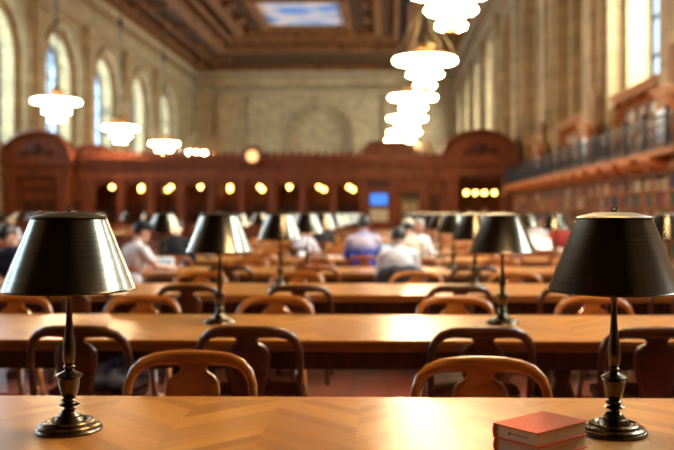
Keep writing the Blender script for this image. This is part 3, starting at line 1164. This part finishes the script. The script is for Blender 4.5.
chair = make_chair()
used = False
MATS = {'L': {'chair_wood_honey': CHAIRL}, 'D': {'chair_wood_honey': CHAIRD}, 'M': {'chair_wood_honey': CHAIRM}}
rc = random.Random(11)
FIX_FAR = {0: [(-1.83, -0.15), (-0.86, -0.02), (0.375, -0.16), (1.45, -0.12)], 1: [(-2.72, 0), (-1.79, 0), (-0.83, 0), (0.49, 0), (1.49, 0), (2.4, 0)]}
FIX_NEAR = {1: [(-2.6, 0), (-1.66, 0), (-0.74, 0), (0.49, 0), (1.42, 0)], 2: [(-2.65, 0), (-1.68, 0), (-0.75, 0), (0.59, 0), (1.55, 0), (2.5, 0)]}
BASE = [-3.0, -1.95, -0.95, 0.35, 1.4, 2.45, 3.1]


def put_chair(x, y, rz, kind, lab, grp):
    global used
    if not used:
        used = True
        chair.location = (x, y, 0); chair.rotation_euler = (0, 0, rz); chair['label'] = lab; chair['group'] = grp
        return chair
    return dup(chair, (x, y, 0), rz, lab, grp, mats=MATS[kind])


def row_chairs(rowi, yc, xs_near, xs_far, tname, col):
    for side, xs in (('near', xs_near), ('far', xs_far)):
        vis = []
        for x, dy in xs:
            y = yc - 0.45 + dy if side == 'near' else yc + (0.80 if rowi == 0 else 0.66) + dy
            px = 388 + x * 875 / y
            if -50 < px < 724:
                vis.append((x, y))
        for i, (x, y) in enumerate(vis):
            if side == 'near':
                kind = 'D' if rowi in (1, 2) and col == 0 else rc.choice('MMD')
                lab = '%s wooden chair, back to camera, at the %s, %s from left' % ('dark' if kind == 'D' else 'reddish', tname, CNT[i + 1])
                put_chair(x, y, rc.uniform(-0.06, 0.06), kind, lab, 'library chairs')
            else:
                kind = 'L' if rowi < 3 and col == 0 else rc.choice('LLM')
                lab = '%s wooden chair facing camera behind the %s, %s from left' % ('honey' if kind == 'L' else 'reddish', tname, CNT[i + 1])
                put_chair(x, y, PI + rc.uniform(-0.06, 0.06), kind, lab, 'library chairs')


OCC = {}
SEATS = {('M', 3, 'n'): [0.14, PX(127, 10.0)], ('M', 4, 'n'): [PX(364, 12.7), PX(175, 12.7), PX(400, 12.6) + 0.12], ('M', 2, 'f'): [PX(18, 8.95)],
         ('M', 5, 'n'): [PX(296, 15.3)], ('M', 6, 'n'): [PX(323, 18.0)], ('M', 4, 'f'): [PX(414, 14.3)], ('M', 6, 'f'): [PX(536, 19.7)],
         ('M', 5, 'f'): [PX(560, 17.0)], ('L', 1, 'n'): [PX(6, 20.75)]}


def seat(col, k, side, xs):
    xs = list(xs)
    for sx in SEATS.get((col, k, side), []):
        i = min(range(len(xs)), key=lambda q: abs(xs[q][0] - sx))
        xs[i] = (sx, -0.35 if side == 'n' else 0.18)
    return xs


for k, yc in enumerate(ROWY):
    xn = FIX_NEAR.get(k, [(x + rc.uniform(-0.09, 0.09), rc.uniform(-0.1, 0.02)) for x in BASE[:-1]])
    xf = FIX_FAR.get(k, [(x + rc.uniform(-0.09, 0.09), rc.uniform(-0.02, 0.1)) for x in BASE[:-1]])
    if k == 0:
        xn = []
    if k == 3:
        xn = [(-2.9, -0.05), (-1.85, 0), (-0.85, 0.02), (0.14, -0.02), (1.0, 0), (2.5, 0)]
    if k == 4:
        xn = [(-3.05, -0.05), (-1.9, 0), (-0.34, -0.02), (0.75, 0), (1.7, 0), (2.6, 0)]
        xf = [(-2.7, 0), (-1.9, 0), (-0.9, 0), (0.42, 0.05), (1.5, 0), (2.6, 0)]
    if k == 2:
        xf = [(-3.45, 0.02), (-1.95, 0), (-0.95, 0), (0.3, 0), (1.3, 0), (2.45, 0)]
    xn = seat('M', k, 'n', xn); xf = seat('M', k, 'f', xf)
    tname = '%s table' % (ORD[k + 1] if k else 'nearest')
    if k > 0:
        tname = '%s main table' % ORD[k + 1]
    row_chairs(k, yc, xn, xf, tname, 0)
for k, yc in enumerate(LROWS):
    xs = [(LXC + x + rc.uniform(-0.08, 0.08), rc.uniform(-0.06, 0)) for x in BASE[1:-1]]
    row_chairs(k, yc, seat('L', k, 'n', xs), [(x, -dy) for x, dy in xs], '%s left-aisle table' % ORD[k + 1], 1)

# ------------------------------------------------------------ lamps
lp = thing('table_lamp', '', 'lamp')
mm = 0.001
base = [(0.104, 0), (0.105, 0.006), (0.101, 0.011), (0.098, 0.012), (0.097, 0.018), (0.090, 0.023), (0.082, 0.024), (0.080, 0.030), (0.075, 0.034), (0.067, 0.034), (0.062, 0.029),
        (0.051, 0.029), (0.048, 0.037), (0.042, 0.046), (0.036, 0.049), (0.030, 0.058), (0.024, 0.066), (0.016, 0.070), (0.014, 0.076)]
bm = NB(); lathe(bm, base, 48); o_ = obj('base', bm, BRONZE, lp); o_.modifiers.new('split', 'EDGE_SPLIT').split_angle = R(28)
urn = [(0.014, 0.074), (0.030, 0.081), (0.034, 0.084), (0.022, 0.089), (0.020, 0.093), (0.027, 0.098), (0.024, 0.103), (0.017, 0.106), (0.023, 0.111),
       (0.029, 0.130), (0.033, 0.150), (0.034, 0.166), (0.036, 0.170), (0.043, 0.175), (0.042, 0.179), (0.032, 0.185), (0.018, 0.191), (0.013, 0.196),
       (0.018, 0.201), (0.018, 0.206), (0.013, 0.211)]
bm = NB(); lathe(bm, urn, 40); o_ = obj('urn', bm, BRONZE, lp); o_.modifiers.new('split', 'EDGE_SPLIT').split_angle = R(38)
stem = [(0.013, 0.209), (0.017, 0.221), (0.0205, 0.238), (0.021, 0.255), (0.0195, 0.275), (0.0155, 0.300), (0.012, 0.330), (0.0100, 0.36), (0.009, 0.42),
        (0.012, 0.432), (0.022, 0.440), (0.024, 0.448), (0.020, 0.452), (0.008, 0.456), (0.008, 0.60), (0.012, 0.61), (0.004, 0.70)]
bm = NB(); lathe(bm, stem, 32); obj('stem', bm, BRONZE, lp)
bm = NB()
lathe(bm, [(0.2080, 0.451), (0.2100, 0.452), (0.2100, 0.456), (0.2070, 0.459), (0.119, 0.680), (0.1225, 0.682), (0.1225, 0.685), (0.118, 0.686), (0.117, 0.680), (0.2050, 0.459), (0.2080, 0.451)], 72, close=False)
sh = obj('lamp_shade', bm, SHADE, lp)
es_ = sh.modifiers.new('split', 'EDGE_SPLIT'); es_.split_angle = R(25)
bm = NB(); lathe(bm, [(0.2045, 0.4595), (0.1165, 0.6795)], 64, close=False); obj('shade_lining', bm, SHADEIN, sh)
bm = NB(); lathe(bm, [(0.119, 0.6855), (0.110, 0.690), (0.062, 0.7015), (0.02, 0.703), (0.008, 0.704)], 64); cp_ = obj('shade_cap', bm, CAPM, sh)
es_ = cp_.modifiers.new('split', 'EDGE_SPLIT'); es_.split_angle = R(12)
bm = NB(); lathe(bm, [(0.010, 0.703), (0.010, 0.706), (0.005, 0.708)], 16)
sweep(bm, [Vector((0.0085 * math.cos(2 * PI * i / 18), 0, 0.714 + 0.0065 * math.sin(2 * PI * i / 18))) for i in range(18)], (0.0022, 0.0022), n=8, closed=True)
obj('finial', bm, BRONZE, lp)
for s in (-1, 1):
    bm = NB(); lathe(bm, [(0.012, 0.47), (0.013, 0.50), (0.030, 0.54), (0.030, 0.56), (0.015, 0.585)], 16, c=(s * 0.06, 0, 0))
    obj('bulb', bm, LBULBOFF, lp)
bm = NB(); sweep(bm, [Vector((-0.06, 0, 0.475)), Vector((0.06, 0, 0.475))], (0.005, 0.005), n=6); obj('socket_bar', bm, BRONZE, lp)
regkids(lp)
LITM = {'lamp_bulb_unlit': LBULB}
LX = [-2.77, -1.0, 0.80, 2.57]
LFIX = {0: [PX(68, 2.81), PX(609.5, 2.84)], 1: [PX(219, 5.55), PX(502, 5.55)]}
lused = False
vs = []
for k, yc in enumerate(ROWY):
    xs = LFIX.get(k, LX)
    y = {0: 2.80, 1: 5.55}.get(k, yc)
    row = [(x, y) for x in xs if -30 < 388 + x * 875 / y < 704]
    for i, (x, y) in enumerate(row):
        if len(row) == 2:
            w = ('left', 'right')[i]
        else:
            w = CNT[i + 1] + ' from the left'
        if k == 0:
            lab = 'sharp dark bronze table lamp on the nearest table, at the %s%s' % (w, ' behind the red books' if i else '')
        elif len(row) == 2:
            lab = 'bronze table lamp on the %s table, the %s one of its pair' % (ORD[k + 1], w)
        else:
            lab = 'bronze-shaded lamp on the %s table of the main column, %s' % (ORD[k + 1], w)
        if not lused:
            lused = True
            lp.location = (x, y, TH); lp['label'] = lab; lp['group'] = 'table lamps'
        else:
            dup(lp, (x, y, TH), rc.uniform(-0.6, 0.6), lab, 'table lamps', mats=LITM if k > 1 else None)
for k, yc in enumerate(LROWS):
    row = [LXC + x for x in (-0.9, 0.9, 2.67)]
    row = [x for x in row if -20 < 388 + x * 875 / yc < 704]
    for i, x in enumerate(row):
        dup(lp, (x, yc, TH), 0.3, 'small distant lamp on the %s table across the left aisle, %s from the left' % (ORD[k + 1], CNT[i + 1]), 'table lamps', mats=LITM)

# ------------------------------------------------------------ the two red books


def red_book(loc, rz, label):
    bt = thing('book', label, 'book', loc, rz)
    Lx, Wy, T = 0.236, 0.166, 0.042     # spine along the +y side; long edge along x
    bm = NB()
    box(bm, 0, Lx, 0, Wy, 0, 0.0035)
    box(bm, 0, Lx, 0, Wy, T - 0.0035, T)
    obj('cover', bm, REDB, bt, bevel=0.001)
    bm = NB()
    n = 8
    pr = [(Wy - 0.004, 0.003)] + [(Wy - 0.004 + 0.006 * math.sin(PI * i / n), 0.003 + (T - 0.006) * i / n) for i in range(n + 1)] + [(Wy - 0.006, T - 0.003), (Wy - 0.006, 0.003)]
    slab(bm, pr[1:], [], lambda u, v, t: Vector((t, u, v)), 0, Lx)
    obj('spine', bm, REDB, bt)
    bm = NB()
    box(bm, 0.006, Lx - 0.006, 0.006, Wy - 0.0065, 0.0035, T - 0.0035)
    obj('page_block', bm, PAPER, bt)
    return bt


# corner nearest the camera sits at (0.418, 2.452); the short edge runs to the left corner
ang = R(42)
b1 = red_book((0.425, 2.462, TH), ang + 0.03, 'lower closed red cloth book lying flat under another beside the right lamp')
b2 = red_book((0.418, 2.452, TH + 0.0425), ang, 'upper closed red cloth book on top of the small stack near the right lamp')
bm = NB()
box(bm, 0.0054, 0.0060, 0.105, 0.111, 0.016, 0.024)
yy = 0.102
for i in range(13):
    w = 0.0035
    box(bm, 0.0054, 0.0060, yy - w, yy, 0.0185, 0.0185 + (0.0022 if i % 3 else 0.0032))
    yy -= w + 0.0014
st = obj('stamp', bm, INK, b2)
st['label'] = 'small faint black stamped line'

# ------------------------------------------------------------ people


def cone(bm, p1, p2, r1, r2):
    p1, p2 = Vector(p1), Vector(p2)
    d = p2 - p1
    q = Vector((0, 0, 1)).rotation_difference(d.normalized()).to_matrix().to_4x4()
    bmesh.ops.create_cone(bm, cap_ends=True, segments=14, radius1=r1, radius2=r2, depth=d.length, matrix=Matrix.Translation((p1 + p2) / 2) @ q)
    ball(bm, p1, r1, 2)
    ball(bm, p2, r2, 2)


def fleshy(name, bm, m, parent, vox=0.012, it=4):
    o = obj(name, bm, m, parent, fix=True)
    r = o.modifiers.new('r', 'REMESH'); r.mode = 'VOXEL'; r.voxel_size = vox; r.use_smooth_shade = True
    s = o.modifiers.new('s', 'SMOOTH'); s.iterations = it; s.factor = 0.5
    return o


def person(label, loc, rz, shirt, trousers, hair, skin=SKIN, seated=True, lean=0.06, hyaw=0, hpitch=0.15, long_sleeve=True, vox=0.012,
           cap=None, arms=None, scale=1.0, shirtname='shirt', hat=None):
    root = thing('person', label, 'person', loc, rz)
    root.scale = (scale,) * 3
    V = Vector
    if seated:
        H = 0.0
        pel = V((0, 0, 0.575))
        kn = [V((s * 0.12, 0.42, 0.54)) for s in (-1, 1)]
        an = [V((s * 0.12, 0.38, 0.09)) for s in (-1, 1)]
    else:
        H = 0.36
        pel = V((0, 0, 0.93))
        kn = [V((s * 0.10, 0.02, 0.50)) for s in (-1, 1)]
        an = [V((s * 0.11, -0.02, 0.09)) for s in (-1, 1)]
    top = lambda z: V((0, lean * (z - 0.5) / 0.5, z + H))
    waist, chest, sh, neck = top(0.70), top(0.92), top(1.03), top(1.11)
    head = neck + V((0, 0.02 + lean * 0.5, 0.125))
    shl = [sh + V((s * 0.175, 0, -0.01)) for s in (-1, 1)]
    if arms is None:
        if seated:
            el = [shl[i] + V((s * 0.06, 0.10, -0.24)) for i, s in enumerate((-1, 1))]
            wr = [V((s * 0.14, 0.40 + lean, 0.805)) for s in (-1, 1)]
        else:
            el = [shl[i] + V((s * 0.05, -0.02, -0.28)) for i, s in enumerate((-1, 1))]
            wr = [el[i] + V((0, 0.08, -0.24)) for i in (0, 1)]
    else:
        el = [V(arms[0]), V(arms[2])]
        wr = [V(arms[1]), V(arms[3])]
    bm = NB()
    Rm = Matrix.Rotation(hyaw, 4, 'Z') @ Matrix.Rotation(-hpitch, 4, 'X')
    HM = Matrix.Translation(head) @ Rm
    # torso
    def torso(bm, g):
        ball(bm, pel, (0.165 + g, 0.12 + g, 0.115 + g), 3)
        ball(bm, waist, (0.145 + g, 0.105 + g, 0.16 + g), 3)
        ball(bm, chest, (0.17 + g, 0.115 + g, 0.17 + g), 3)
        ball(bm, sh, (0.19 + g, 0.085 + g, 0.075 + g), 3)
        cone(bm, sh + V((0, 0, 0.0)), shl[0], 0.07 + g, 0.058 + g)
        cone(bm, sh + V((0, 0, 0.0)), shl[1], 0.07 + g, 0.058 + g)
    torso(bm, 0)
    cone(bm, sh, neck + V((0, 0.01, 0.05)), 0.062, 0.052)
    # head: skull, jaw, nose, ears, brow, chin, lips
    ball(bm, (0, -0.005, 0.02), (0.076, 0.095, 0.100), 3, HM)
    ball(bm, (0, 0.025, -0.045), (0.058, 0.066, 0.070), 3, HM)
    ball(bm, (0, 0.094, -0.015), (0.012, 0.020, 0.024), 2, HM)
    ball(bm, (0, 0.084, -0.055), (0.022, 0.012, 0.008), 2, HM)
    ball(bm, (0, 0.074, -0.095), (0.022, 0.018, 0.016), 2, HM)
    ball(bm, (0, 0.082, 0.028), (0.045, 0.012, 0.009), 2, HM)
    for s in (-1, 1):
        ball(bm, (s * 0.079, 0.0, -0.01), (0.010, 0.020, 0.032), 2, HM)
    for i, s in enumerate((-1, 1)):
        cone(bm, shl[i], el[i], 0.050, 0.038)
        cone(bm, el[i], wr[i], 0.038, 0.026)
        d = (wr[i] - el[i]).normalized()
        if seated:
            d = V((d.x * 0.4, 0.9, -0.12)).normalized()
        side = d.cross(V((0, 0, 1)))
        side.normalize()
        pc = wr[i] + d * 0.045
        cone(bm, wr[i], pc, 0.026, 0.030)
        for sgn in (-1, 1):
            cone(bm, wr[i] + d * 0.02 + side * sgn * 0.012, pc + d * 0.03 + side * sgn * 0.024, 0.016, 0.013)
        for f in range(4):
            off = (f - 1.5) * 0.019
            ln = (0.030, 0.038, 0.034, 0.026)[f]
            p0 = pc + d * 0.035 + side * off
            p1 = p0 + d * ln + V((0, 0, -0.004))
            p2 = p1 + d * ln * 0.7 + V((0, 0, -0.014))
            cone(bm, p0, p1, 0.0095, 0.0088); cone(bm, p1, p2, 0.0088, 0.0078)
        t0 = wr[i] + d * 0.02 - side * s * 0.022
        t1 = t0 + d * 0.035 - side * s * 0.026
        cone(bm, t0, t1, 0.013, 0.010); cone(bm, t1, t1 + d * 0.03, 0.010, 0.008)
        cone(bm, pel + V((s * 0.085, 0.02, -0.01)), kn[i], 0.085, 0.058)
        cone(bm, kn[i], an[i], 0.055, 0.036)
        cone(bm, an[i] + V((0, 0, -0.03)), an[i] + V((0, 0.14, -0.055)), 0.038, 0.028)
    fleshy('body', bm, skin, root, vox, 3)
    # shirt
    bm = NB()
    torso(bm, 0.014)
    cone(bm, sh, neck + V((0, 0, -0.005)), 0.074, 0.066)
    for i in (0, 1):
        if long_sleeve:
            cone(bm, shl[i], el[i], 0.066, 0.053)
            cone(bm, el[i], el[i].lerp(wr[i], 0.9), 0.053, 0.038)
        else:
            cone(bm, shl[i], shl[i].lerp(el[i], 0.5), 0.066, 0.060)
    fleshy(shirtname, bm, shirt, root, max(vox, 0.013), 5)
    bm = NB()
    ball(bm, pel, (0.183, 0.138, 0.115), 3)
    for i, s in enumerate((-1, 1)):
        cone(bm, pel + V((s * 0.085, 0.02, -0.005)), kn[i], 0.10, 0.075)
        cone(bm, kn[i], an[i] + V((0, 0, 0.03)), 0.072, 0.055)
    fleshy('trousers', bm, trousers, root, 0.015, 4)
    for i in (0, 1):
        bm = NB()
        cone(bm, an[i] + V((0, -0.02, -0.04)), an[i] + V((0, 0.15, -0.053)), 0.048, 0.036)
        fleshy('shoe', bm, INK, root, 0.013, 2)
    # hair: shell over crown and back
    bm = NB()
    g = bmesh.ops.create_icosphere(bm, subdivisions=4, radius=1, matrix=Matrix.Diagonal((0.086, 0.106, 0.110, 1)))
    dele = [v for v in bm.verts if (v.co.y > 0.02 and v.co.z < 0.045) or v.co.z < -0.062 or (v.co.y > -0.01 and v.co.z < 0.0)]
    bmesh.ops.delete(bm, geom=dele, context='VERTS')
    rr = random.Random(5)
    for v in bm.verts:
        v.co *= 1 + rr.uniform(-0.012, 0.03)
        v.co.y -= 0.006; v.co.z += 0.02
        v.co = HM @ v.co
    hr = obj('hair', bm, hair, root, fix=False, smooth=True)
    sm = hr.modifiers.new('t', 'SOLIDIFY'); sm.thickness = 0.012
    for s in (-1, 1):
        bm = NB(); ball(bm, (s * 0.030, 0.079, 0.006), (0.011, 0.009, 0.008), 2, HM)
        obj('eye', bm, WHITEP, root)
    if cap:
        bm = NB()
        lathe(bm, [(0.092, 0.045), (0.094, 0.06), (0.088, 0.10), (0.065, 0.13), (0.03, 0.145), (0.004, 0.148)], 24, M=HM @ Matrix.Diagonal((0.98, 1.16, 1, 1)))
        cp = obj('cap', bm, cap, root)
        bm = NB()
        pts = [(0.075 * math.cos(PI * i / 12), 0.085 + 0.085 * math.sin(PI * i / 12)) for i in range(13)]
        slab(bm, pts, [], lambda u, v, t: HM @ V((u, v, t + 0.045)), 0, 0.006)
        obj('brim', bm, C_RED if cap == C_BLACK else cap, cp)
    return root


R3, R4, R5, R6, R7 = ROWY[2], ROWY[3], ROWY[4], ROWY[5], ROWY[6]
person('person in a white shirt seated back to camera with a dark jacket behind', (PX(399, R4 - 0.78), R4 - 0.86, 0), 0.05, C_WHITE, C_DARKTR, HAIRB,
       skin=SKIND, lean=0.10, hpitch=0.25, scale=0.96)
person('person in a blue and pale striped sweater seated with back to camera', (PX(364, R5 - 0.78), R5 - 0.84, 0), 0.05, C_STRIPE, C_DARKTR, HAIRB,
       skin=SKIND, lean=0.05, hpitch=0.1, scale=1.05, shirtname='sweater')
person('person in a black cap and pale T-shirt reaching a bare arm to a tablet', (PX(127, R4 - 0.8), R4 - 0.84, 0), -0.75, C_PINKW, C_DARKTR, HAIRB,
       lean=0.10, hyaw=-0.45, hpitch=0.3, long_sleeve=False, cap=C_BLACK, arms=((-0.2, 0.25, 0.80), (0.0, 0.47, 0.80), (0.27, 0.20, 0.86), (0.16, 0.50, 0.815)))
person('person in black seated with back to camera beyond the tablet', (PX(175, R5 - 0.75), R5 - 0.84, 0), 0.0, C_BLACK, C_BLACK, HAIRB,
       lean=0.08, hpitch=0.4)
person('person in a dark navy jacket with head bowed at the left edge', (PX(18, R3 + 0.85), R3 + 0.88, 0), PI - 0.1, C_NAVY, C_JEANS, HAIRB,
       lean=0.15, hpitch=1.0, shirtname='jacket')
person('person in a white shirt leaning over a table behind the third left lamp', (PX(296, R6 - 0.8), R6 - 0.84, 0), -0.5, C_WHITE, C_DARKTR, HAIRF,
       lean=0.28, hpitch=0.7, vox=0.015, scale=0.92)
person('person in dark clothes seated far back in the middle of the hall', (PX(323, R7 - 0.8), R7 - 0.84, 0), 0.2, C_BLACK, C_DARKTR, HAIRB,
       lean=0.1, hpitch=0.3, vox=0.015)
person('grey-haired person in white sleeves facing the camera behind the fifth table', (PX(414, R5 + 0.85), R5 + 0.86, 0), PI + 0.5, C_WHITE, C_DARKTR, HAIRG,
       lean=0.08, hpitch=0.3, vox=0.015)
person('person in a cream cap just beyond the head of the white-shirted reader', (PX(400, R5 - 0.8) + 0.12, R5 - 0.84, 0), 0.0, C_CREAM, C_DARKTR, HAIRB,
       lean=0.1, hpitch=0.3, vox=0.015, cap=C_CREAM)
person('fair-haired distant person seated at the far left edge', (PX(6, ROWY[7] - 0.8), ROWY[7] - 0.84, 0), 0.0, C_PINKW, C_DARKTR, HAIRF, vox=0.018)
person('person in a red top standing in the right doorway of the screen', (PX(469, S), S + 0.6, 0), PI, C_RED, C_DARKTR, HAIRB, seated=False, lean=0.0, hpitch=0, vox=0.018)
person('person in a cream top standing on the right within the screen doorway', (PX(486, S), S + 0.7, 0), PI, C_CREAM, C_DARKTR, HAIRF, seated=False, lean=0.0, hpitch=0, vox=0.018)
person('distant person in white seated near the right bookcases', (PX(536, ROWY[6] + 0.8), ROWY[6] + 0.84, 0), PI, C_WHITE, C_DARKTR, HAIRB, vox=0.018)
person('distant person in red seated by the sixth table at the right', (PX(560, R6 + 0.85), R6 + 0.86, 0), PI, C_RED, C_DARKTR, HAIRB, vox=0.018)


# jacket over a chair back
def drape(bm, x0, x1, z0, z1, yc):
    n, m = 16, 12
    rr = random.Random(9)
    for side, off in ((0, -0.035), (1, 0.035)):
        pass
    path = []
    for i in range(m + 1):
        t = i / m
        if t < 0.62:
            path.append((-0.035 - 0.02 * math.sin(3 * t), z0 + (z1 - z0) * t / 0.62))
        elif t < 0.75:
            a = (t - 0.62) / 0.13 * PI
            path.append((-0.035 * math.cos(a), z1 + 0.02 * math.sin(a)))
        else:
            path.append((0.035, z1 - (t - 0.75) / 0.25 * (z1 - z0) * 0.5))
    g = []
    for dy, z in path:
        row = []
        for j in range(n + 1):
            x = x0 + (x1 - x0) * j / n
            f = 0.010 * math.sin(j * 1.9) + rr.uniform(-0.004, 0.004)
            row.append(bm.verts.new((x + 0.01 * math.sin(z * 30), yc(x, min(z, z1)) + dy + f, z + 0.008 * math.sin(j * 1.3) - 0.10 * (x / 0.28) ** 4)))
        g.append(row)
    for a, c in zip(g, g[1:]):
        for j in range(n):
            bm.faces.new((a[j], a[j + 1], c[j + 1], c[j])).smooth = True


bm = NB()
drape(bm, -0.27, 0.27, 0.42, 0.868, chair_y)
jk = obj('jacket', bm, C_GREY, loc=(0.14, R4 - 0.80, 0), fix=False)
sd = jk.modifiers.new('s', 'SOLIDIFY'); sd.thickness = 0.02
tag(jk, 'charcoal jacket hung over the chair behind the white-shirted person', 'jacket')
# denim bundle on a chair seat
bm = NB()
ball(bm, (0, 0, 0.06), (0.12, 0.11, 0.06), 3)
for a_, b_, r1_, r2_ in (((-0.11, -0.07, 0.05), (0.10, -0.09, 0.05), 0.045, 0.035), ((-0.08, 0.03, 0.10), (0.09, 0.07, 0.09), 0.03, 0.04),
                         ((0.02, -0.09, 0.08), (0.11, 0.02, 0.13), 0.03, 0.025), ((-0.05, -0.08, 0.11), (0.04, 0.05, 0.15), 0.028, 0.022),
                         ((0.08, -0.10, 0.04), (0.16, 0.0, 0.04), 0.035, 0.03)):
    cone(bm, a_, b_, r1_, r2_)
o = fleshy('denim_jacket', bm, C_JEANS, None, 0.01, 2)
o.location = (-1.545, ROWY[1] - 0.50, 0.468)
o.scale = (1.0, 0.8, 1.15)
tag(o, 'crumpled blue denim jacket lying on the dark chair behind the left lamp', 'jacket')


# ------------------------------------------------------------ small things on tables
def tablet(loc, rz, label):
    t = thing('tablet', label, 'tablet', loc, rz)
    Mx = Matrix.Rotation(R(-20), 4, 'X')
    bm = NB(); box(bm, -0.125, 0.125, 0, 0.012, 0.003, 0.18, Mx); obj('case', bm, WHITEP, t, bevel=0.004)
    bm = NB(); box(bm, -0.10, 0.10, -0.001, 0, 0.03, 0.155, Mx)
    obj('display', bm, mat('tablet_display', (0.12, 0.22, 0.28), 0.2, emit=(0.15, 0.3, 0.38), es=0.5), t)
    bm = NB(); box(bm, -0.03, 0.03, 0.012, 0.09, 0.0, 0.006); obj('stand', bm, WHITEP, t)
    return t


tablet((PX(163, R4 - 0.38), R4 - 0.38, TH), 0.35, 'white-framed tablet propped up beside the person in the black cap')


def laptop(loc, rz, label, col, es):
    t = thing('laptop', label, 'laptop', loc, rz)
    bm = NB(); box(bm, -0.16, 0.16, -0.11, 0.11, 0, 0.014); obj('keyboard_base', bm, mat('laptop_silver', (0.5, 0.5, 0.52), 0.35, metal=0.6), t, bevel=0.003)
    Mx = Matrix.Translation((0, 0.11, 0.014)) @ Matrix.Rotation(R(-15), 4, 'X')
    bm = NB(); box(bm, -0.16, 0.16, 0, 0.008, 0, 0.21, Mx); obj('lid', bm, IRON, t, bevel=0.002)
    bm = NB(); box(bm, -0.15, 0.15, -0.001, 0, 0.01, 0.20, Mx); obj('display', bm, mat('laptop_display', col, 0.3, emit=col, es=es), t)


laptop((PX(381, R5 - 0.2), R5 - 0.25, TH), -0.1, 'open laptop with a pale blue screen in front of the striped sweater', (0.45, 0.62, 0.75), 0.9)
laptop((PX(534, R7), R7 - 0.1, TH), -0.1, 'open laptop with a glowing white screen on the seventh table at the right', (0.9, 0.85, 0.7), 1.1)
laptop((PX(546, R6), R6 + 0.1, TH), 0.2, 'open laptop with a bright screen on the sixth table at the right', (0.95, 0.85, 0.65), 1.6)


def open_book(loc, rz, label):
    t = thing('open_book', label, 'book', loc, rz)
    for s in (-1, 1):
        bm = NB()
        pr = [(0, 0.004)] + [(s * 0.15 * i / 8, 0.006 + 0.016 * math.sin(PI * (i / 8) ** 0.6) * (1 - 0.3 * i / 8)) for i in range(9)] + [(s * 0.15, 0.004)]
        slab(bm, pr[1:] if s > 0 else pr[1:], [], lambda u, v, q: Vector((u, q, v)), -0.11, 0.11)
        obj('pages', bm, WHITEP, t)
    bm = NB(); box(bm, -0.156, 0.156, -0.115, 0.115, 0, 0.004); obj('cover', bm, REDB, t)


open_book((PX(337, R5 + 0.3), R5 + 0.35, TH), 0.2, 'open book with white pages left of the striped-sweater person')
open_book((PX(418, R5 + 0.2), R5 + 0.3, TH), -0.2, 'open book in front of the grey-haired person')
for px, r, dy, lab in ((524, R7, 0.25, 'small pile of white papers at the right of the seventh table'),
                       (556, R6, -0.1, 'small pile of white papers at the right of the sixth table')):
    bm = NB()
    for k in range(6):
        q = Matrix.Rotation(0.12 * math.sin(k * 2.1), 4, 'Z')
        box(bm, -0.15, 0.15, -0.105, 0.105, k * 0.008, k * 0.008 + 0.0078, q)
    o = obj('paper_pile', bm, WHITEP, loc=(PX(px, r + dy), r + dy, TH))
    tag(o, lab, 'papers')
# pale box added to stand for a bright patch near the floor, right
bx = thing('pale_box', 'pale added box shape on the floor beyond the third table at the right', 'box', (PX(668, 12.2), 12.2, 0), 0.1)
bm = NB(); box(bm, -0.17, 0.17, -0.13, 0.13, 0, 0.24); obj('box_body', bm, WHITEP, bx, bevel=0.004)
bm = NB(); box(bm, -0.18, 0.18, -0.14, 0.14, 0.24, 0.28); obj('box_lid', bm, C_CREAM, bx, bevel=0.004)
